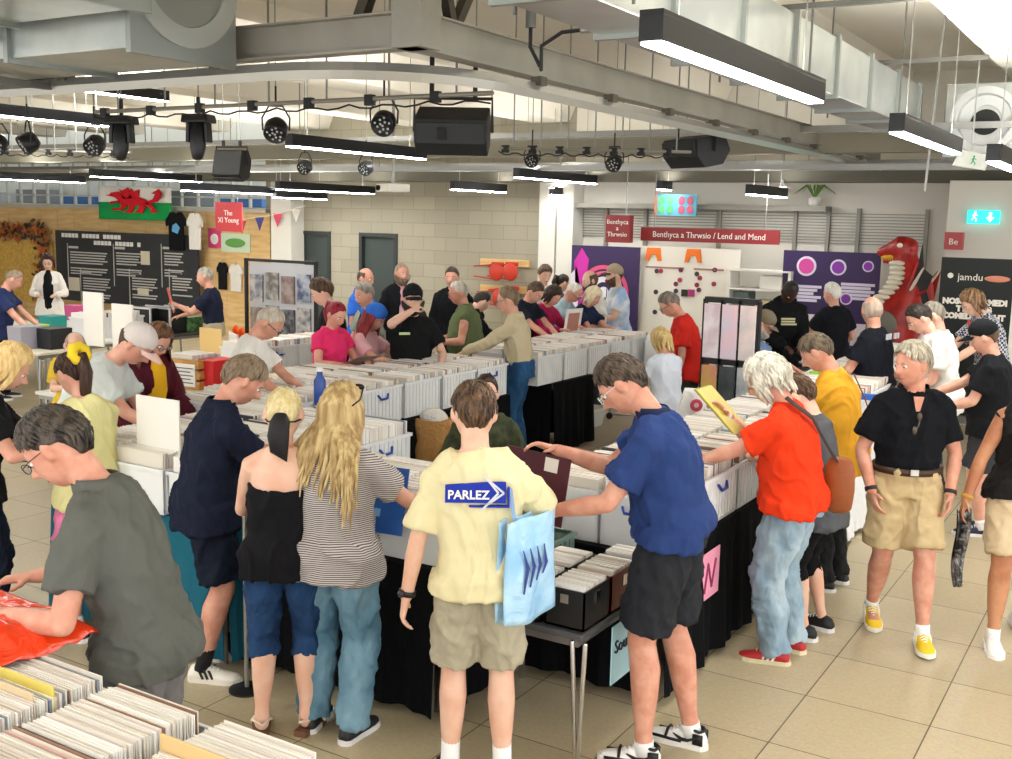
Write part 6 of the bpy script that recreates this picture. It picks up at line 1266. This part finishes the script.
# inner tops seen in open jackets
for k, c, nm_ in (('maroon', '#d9a520', 'yellow_top'), ('whiteshirt', '#15161a', 'black_top'), ('greybeard', '#c99aa0', 'pink_shirt')):
    i = PP[k]; q = MB(); ln = i['ln']; f = V((0, math.cos(ln), -math.sin(ln)))
    q.tube([i['pel']+f*.075+V((0, 0, -.06)), i['wai']+f*.075, i['che']+f*.085, i['nb']-V((0, 0, .07))+f*.06, i['nb']+f*.03], [(.085, .102), (.08, .104), (.085, .112), (.065, .088), (.035, .055)], 14); worn(k, q, nm_, cloth(c))
# yellow scrunchie, ribbon, sunglasses on hair
i = PP['scrunchie']; q = MB(); c = i['HM'] @ (headpt(dirv(PI, .55), i['hs'])+V((0, -.02, .012)))
pts = [c+(i['HF'] @ V((.042*math.cos(a), -.012, .042*math.sin(a)))) for a in [2*PI*k/14 for k in range(15)]]; q.tube(pts, [.024+.008*(k % 2) for k in range(15)], 8); worn('scrunchie', q, 'scrunchie', cloth('#e8c832'))
i = PP['strapless']; H0 = lambda p: i['HM'] @ V(p)
q = MB(); q.tube([H0((0, -.108, .0)), H0((0, -.128, -.03)), H0((-.004, -.14, -.09)), H0((0, -.13, -.15)), H0((.03, -.12, -.20))], [(.03, .012), (.044, .02), (.048, .018), (.042, .014), (.004, .004)], 12); worn('strapless', q, 'hair_ribbon', plain('#0e0e11', .6))
q = MB(); q.tube([H0((-.083, .0, -.02)), H0((-.06, -.08, -.03)), H0((0, -.112, -.03)), H0((.06, -.08, -.03)), H0((.083, .0, -.02))], [.004]*5, 6); worn('strapless', q, 'glasses_cord', BLK)
i = PP['striped']; q = MB()
for sg in (-1, 1): q.ell(i['HM'] @ V((sg*.035, .06, .118)), (.028, .02, .014), i['HF'], 12, 8)
q.tube([i['HM'] @ V((.062, .055, .112)), i['HM'] @ V((.092, .0, .06)), i['HM'] @ V((.092, -.05, .03))], .004, 6); worn('striped', q, 'sunglasses', plain('#1a1512', .2))
# watches, bracelets
for k, s_, c in (('parlez', 0, '#18181a'), ('parlez', 1, '#c9a24a'), ('walker', 0, '#1a1a1c'), ('walker', 1, '#1a1a1c'), ('bluepolo', 0, '#b9b9b4'), ('tanktop', 1, '#b98a3a'), ('orange', 1, '#c9c4b8'), ('pinktee', 0, '#2a2428')): ring_at(k, s_, c)
# cream t-shirt logo on the back
i = PP['parlez']; b0 = back('parlez', .62, .012); ln = i['ln']; W4 = i['W']
lo = empty('shirt_logo', (0, 0, 0)); lo.parent = i['o']; lo.location = b0; lo.rotation_euler = (-ln-.06, 0, 0)
q = MB(); q.prism([(-.125, -.032), (.05, -.032), (.115, -.032), (.115, .05), (.05, .05), (-.125, .036)], -.004, .03, 'XZ'); q.build('blue_arrow', cloth('#2536a0'), lo)
q = MB(); q.prism([(-.03, -.05), (.13, -.05), (.13, .03), (.122, .03), (.122, -.042), (-.03, -.042)], -.004, .03, 'XZ'); q.build('blue_shadow', cloth('#2536a0'), lo)
q = MB()
for dx in (0, .022): q.bar((.03+dx, -.007, .075-dx), (.085+dx, -.007, .008), .008, .004, up=(0, 1, 0)); q.bar((.085+dx, -.007, .008), (.02+dx, -.007, -.06+dx), .008, .004, up=(0, 1, 0))
q.build('arrow_head', plain('#c9ccd4', .5), lo)
text('PARLEZ', .048, (-.115, -.006, -.016), WHITE, lo, bold=.0012)
# blue tote bag
h1 = PP['parlez']; sh = h1['arms'][1][0]; ob = h1['W'] @ (sh+V((.055, -.06, -.36))); t = empty('tote_bag', ob, math.atan2(0, 1)+h1['o'].rotation_euler.z+.85, 'light blue tote bag hanging from the shoulder of the man in cream t-shirt', 'bag')
TB = mat('tote cloth', '#8fc0e6', .7, bump=(9, .8, .03), var=(6, '#b4d8f0'))
q = MB(); q.sheet(lambda u, v_: (.19*(u-.5)*1.7*(1-.25*v_*0), .022*math.sin(v_*PI)*math.sin(u*PI)+.022+.008*math.sin(u*13+v_*5), -.22+.42*v_-.03*math.sin(u*PI)*(1-v_)), 14, 16, .004)
q.sheet(lambda u, v_: (.19*(u-.5)*1.7, -.022*math.sin(v_*PI)*math.sin(u*PI)-.022+.008*math.sin(u*11+v_*4), -.22+.42*v_-.03*math.sin(u*PI)*(1-v_)), 14, 16, .004); q.build('bag_body', TB, t, smooth=True)
q = MB()
for k in range(4): q.tube([(-.08+.04*k, -.052, -.1+.02*k), (-.06+.04*k, -.054, .0), (-.09+.045*k, -.052, .08)], [(.004, .003), (.012, .003), (.003, .002)], 6)
q.build('ink_print', plain('#2a3f86', .6), t)
Mi = (Matrix.Translation(ob) @ Matrix.Rotation(t.rotation_euler.z, 4, 'Z')).inverted() @ h1['W']
for sx in (-.09, .09):
    top_ = Mi @ (sh+V((-.05, -.0, .075))); bk_ = Mi @ (sh+V((-.02, -.115, -.05))); fr_ = Mi @ (sh+V((-.02, .10, -.05)))
    q = MB(); q.tube([(sx, 0, .2), tuple(bk_ if sx < 0 else fr_), tuple(top_)], [(.012, .003)]*3, 6, round=False); q.build('strap', plain('#7f9cc4', .7), t)
# records in hands
hold('striped', mid('striped')+V((.07, .02, .02)), (1, -.1, .0), (.0, .25, 1), 'blue record sleeve held by the woman in striped top', plain('#2c5fae', .35), extra=[(.05, .1, .3, .08, '#4f86c8'), (-.1, -.2, .2, .06, '#7fb0dc')])
i = PP['bluepolo']; hold('bluepolo', i['hands'][1]+V((-.02, .09, -.17)), (.1, 1, .12), (0, -.12, 1), 'dark maroon record sleeve pulled up by the man in blue polo', plain('#4a1f2c', .35), extra=[(.28, .22, .09, .09, '#8c6a48'), (-.22, .36, .1, .1, '#d8d4cc')])
i = PP['orange']; 
for k_, (dx, c) in enumerate(((0, '#a89a2c'), (.010, '#8a7c22'), (-.010, '#c2b548'))): hold('orange', i['hands'][1]+V((dx*1.0, .03+dx, .03)), (.0, -.72, -.7), (1, .1, 0), ['yellow-green record in the raised hand of the man in orange-red', 'olive record nearest his chest in the raised hand of the man in orange-red', 'bright yellow record furthest out in the raised hand of the man in orange-red'][k_], plain(c, .4), th=.006)
hold('pinktee', mid('pinktee')+V((0, .10, .03)), (1, 0, 0), (0, .95, .35), 'grey-brown record sleeve looked at by the woman in pink', plain('#8f7a6a', .4), extra=[(0, 0, .3, .2, '#a8988a')])
hold('drinker', V((-.05, .30, 1.05)), (1, 0, 0), (0, .98, .15), 'black record sleeve held flat by the man in black cap', plain('#17181a', .4), extra=[(0, -.42, .5, .05, '#b9b9b4')])
hold('magenta', mid('magenta')+V((.0, .08, .08)), (1, 0, 0), (0, .15, 1), 'white-bordered record sleeve with reddish picture held by the woman in magenta', plain('#e4e0da', .4), extra=[(0, .0, .34, .34, '#b07a6c')])
hold('navyback', PP['navyback']['hands'][0]+V((.02, .08, .06)), (1, .2, 0), (0, .25, 1), 'red and white record held by the man in navy t-shirt', plain('#c8322c', .4), extra=[(0, -.25, .48, .14, '#e8e2dc')])
hold('blacktop', mid('blacktop')+V((.0, -.04, .0)), (1, 0, 0), (0, .7, .7), 'bright blue record sleeve between the blonde woman and yellow t-shirt', plain('#1f63c8', .4))
# brown shoulder bag
i = PP['orange']; W4 = i['W']; hipp = i['pel']+V((.12, -.21, .09))
bp = W4 @ hipp; t = empty('shoulder_bag', bp, i['o'].rotation_euler.z, 'brown leather shoulder bag with dark strap on the man in orange-red', 'bag')
q = MB(); q.tube([(0, 0, -.15), (0, 0, -.05), (0, 0, .06), (0, 0, .11)], [(.035, .075), (.04, .085), (.035, .08), (.02, .06)], 16, side=(1, 0, 0)); q.build('bag_body', mat('tan leather', '#8a4a22', .5, bump=(12, .4, .01)), t, smooth=True)
MB().ell((.03, 0, -.02), (.02, .07, .09), None, 14, 10).build('flap', mat('tan leather', '#8a4a22'), t, smooth=True)
Mi = (Matrix.Translation(bp) @ Matrix.Rotation(i['o'].rotation_euler.z, 4, 'Z')).inverted() @ W4
pts = [hipp+V((0, 0, .1)), back('orange', .2, .045, .10), back('orange', .5, .02, .03), back('orange', .85, .005, -.08), i['arms'][0][0].lerp(i['nb'], .55)+V((0, -.02, .10))]
q = MB(); q.tube([Mi @ p for p in pts], [(.022, .005)]*len(pts), 8, side=(1, 0, .3), round=False); q.build('strap', plain('#2a1a14', .6), t)
# straps, prints
strap('mustard', [back('mustard', .95, .0, -.05), back('mustard', .5, .02, .06), back('mustard', .05, .03, .14)], plain('#6a3018', .6), .02)
strap('greystrap', [front('greystrap', .98, -.04, .0), front('greystrap', .6, .04, .015), front('greystrap', .1, .14, .0)], BLK, .035)
strap('whitecap', [front('whitecap', .98, .06, .0), front('whitecap', .5, 0, .02), front('whitecap', .1, -.1, .0)], BLK, .04)
strap('checkshirt', [front('checkshirt', .98, .06, .0), front('checkshirt', .5, .02, .03), front('checkshirt', .1, -.06, .01)], plain('#c02a24', .6), .06)
q = MB()
for z in (0, .03, .06): q.box(-.09+.02*(z > 0), .09, -.004, .004, z, z+.02)
pr_ = worn('blackhoodie', q, 'chest_print', plain('#c9c49a', .6), False); pr_.location = front('blackhoodie', .45, 0, .045)
q = MB().box(-.05, .05, -.004, .004, 0, .022); pr_ = worn('drinker', q, 'chest_print', plain('#c4d89a', .6), False); pr_.location = front('drinker', .62, .09, .03)
q = MB()
for sx in (-.11, -.05, .05, .11): q.box(sx-.02, sx+.02, -.006, .006, 0, .05)
pr_ = worn('blackbald', q, 'back_print', plain('#b9bcc4', .6), False); pr_.location = back('blackbald', .8, .004)
i = PP['walker']; q = MB(); fp = front('walker', .60, 0, .036); q.tube([fp+V((-.005, 0, .05)), fp+V((.0, .004, 0)), fp+V((.02, .004, -.05))], .005, 6); q.ell(fp+V((.0, .006, .045)), (.014, .006, .022), None, 10, 8); q.ell(fp+V((.022, .006, -.035)), (.014, .006, .024), None, 10, 8); worn('walker', q, 'sunglasses', plain('#4a4038', .2))
q = MB(); q.prism([(-.028, .0), (.028, .0), (0, -.13)], -.006, .006, 'XZ'); nk = worn('walker', q, 'open_neck', SKIN['ruddy'], False); nk.location = front('walker', .98, 0, -.012)
# silver and black magazine bag in the hand of the walking woman
hp_ = hnd('tanktop', 1); t = empty('foil_bag', (hp_.x, hp_.y, hp_.z-.10), 1.1, 'silver and black shiny bag hanging from the hand of the walking woman', 'bag')
q = MB(); q.sheet(lambda u, v_: ((u-.5)*.11*(1-.6*(1-v_)**3), .016*math.sin(u*15)+.012*math.sin(v_*6), -.42+.46*v_), 16, 14, .012); q.build('bag_body', mat('foil', '#8f8f92', .18, .8, bump=(14, 1, .02), var=(9, '#1c1c1e')), t, smooth=True)
MB().tube([(-.03, 0, .03), (0, 0, .09), (.03, 0, .03)], .006, 6).build('handle', BLK, t)
# white printed cloth by the rack
p = at(693, 408, .9); q = MB(); q.sheet(lambda u, v_: ((u-.5)*(.14+.24*(1-v_)), .05*math.sin(u*7)*(1-v_), -.34+.42*v_), 16, 10, .01)
o_ = q.build('white_cloth_bag', mat('white cotton', '#e2e0dc', .8, bump=(9, .8, .03)), smooth=True, loc=(p.x, p.y, .98)); o_.rotation_euler = (0, 0, .5); tag(o_, 'white cotton bag with red print draped on the crates by the poster rack', 'bag')
MB().lathe([(.05, 0), (.05, -.008), (.02, -.008), (.02, 0)], (.02, -.04, -.05), 16, 'Y').build('red_print', plain('#b83a50', .6), o_)
# tripod stand behind the strapless top
p = at(247, 690, 0); t = empty('stand', p, 0, 'thin dark metal stand between the navy polo man and the strapless top', 'stand'); MB().tube([(0, 0, 0), (0, 0, .9)], .012, 8).build('pole', METAL, t); MB().lathe([(.09, 0), (.09, .01), (.02, .02), (0, .02)], (0, 0, 0), 20).build('base', BLK, t)

# yellow board and autumn garland at the far left
a, b = atY(-30, 238, 14.9), atY(54, 330, 14.9); tag(MB().box(0, b.x-a.x, -.02, .02, 0, a.z-.3).build('yellow_board', mat('strand board', '#d9b25a', .6, var=(16, '#c49a44')), loc=(a.x, 14.93, .3)), 'yellow strand board panel at the far left behind the woman in white shirt', 'board')
rg = random.Random(8); q = MB(); q2 = MB()
for k in range(420):
    if k % 3: px, py = rg.uniform(-25, 44), 231+rg.gauss(0, 4)
    else: px, py = 42+rg.gauss(0, 4), rg.uniform(232, 300)
    c = atY(px, py, 14.84); a_ = rg.uniform(0, 6.28); s_ = rg.uniform(.05, .1); d1 = V((math.cos(a_), rg.uniform(-.5, .5), math.sin(a_)))*s_; d2 = V((-math.sin(a_), rg.uniform(-.5, .5), math.cos(a_)))*s_*.5
    (q if k % 2 else q2).add([c-d1, c+d2, c+d1, c-d2], [(0, 1, 2, 3)])
t = empty('leaf_garland', (0, 0, 0), 0, 'garland of dark and orange autumn leaves round the yellow board at far left', 'garland'); q.build('orange_leaves', plain('#b8602a', .7), t); q2.build('dark_leaves', plain('#3f3320', .7), t)
# ------------------------------------------------------------------ freeze modifiers
bpy.context.view_layer.update()
dg = bpy.context.evaluated_depsgraph_get(); done = {}; todo = []
for o in list(bpy.data.objects):
    if o.type == 'FONT':
        me = bpy.data.meshes.new_from_object(o.evaluated_get(dg)); todo.append((o, me))
    elif o.type == 'MESH' and o.modifiers:
        key = (o.data.name, tuple(m_.name for m_ in o.modifiers))
        if key not in done: done[key] = bpy.data.meshes.new_from_object(o.evaluated_get(dg))
        todo.append((o, done[key]))
def crease(me, amp, fr, sd):
    "gathers the cloth into ridged, curved folds"
    n_ = len(me.vertices); out = []
    for v_ in me.vertices:
        p = v_.co; w_ = noise.noise(V((p.x*3+sd, p.y*3, p.z*2.2)))*1.6
        a = noise.noise(V((p.x*fr+w_, p.y*fr-w_, p.z*fr*.62+w_*1.4+p.x*5+sd))); b = noise.noise(V((p.x*fr*2+9, p.y*fr*2, p.z*fr*1.5-w_*2)))
        h = (1-abs(a)*2.6)**2*(1 if abs(a) < .385 else 0)-.16+.4*b; h = max(h, -.08)
        q = p+v_.normal*(amp*h); out += [q.x, q.y, q.z]
    me.vertices.foreach_set('co', out); me.update()
for o, me in todo:
    if o.name in FOLDS: crease(me, *FOLDS[o.name])
for o, me in todo:
    if o.type == 'MESH': o.modifiers.clear(); o.data = me
    else:
        n = o.name; p = bpy.data.objects.new(n, me); col.objects.link(p); p.parent = o.parent; p.matrix_basis = o.matrix_basis.copy()
        for k in ('label', 'category', 'group', 'kind'):
            if k in o: p[k] = o[k]
        bpy.data.objects.remove(o)
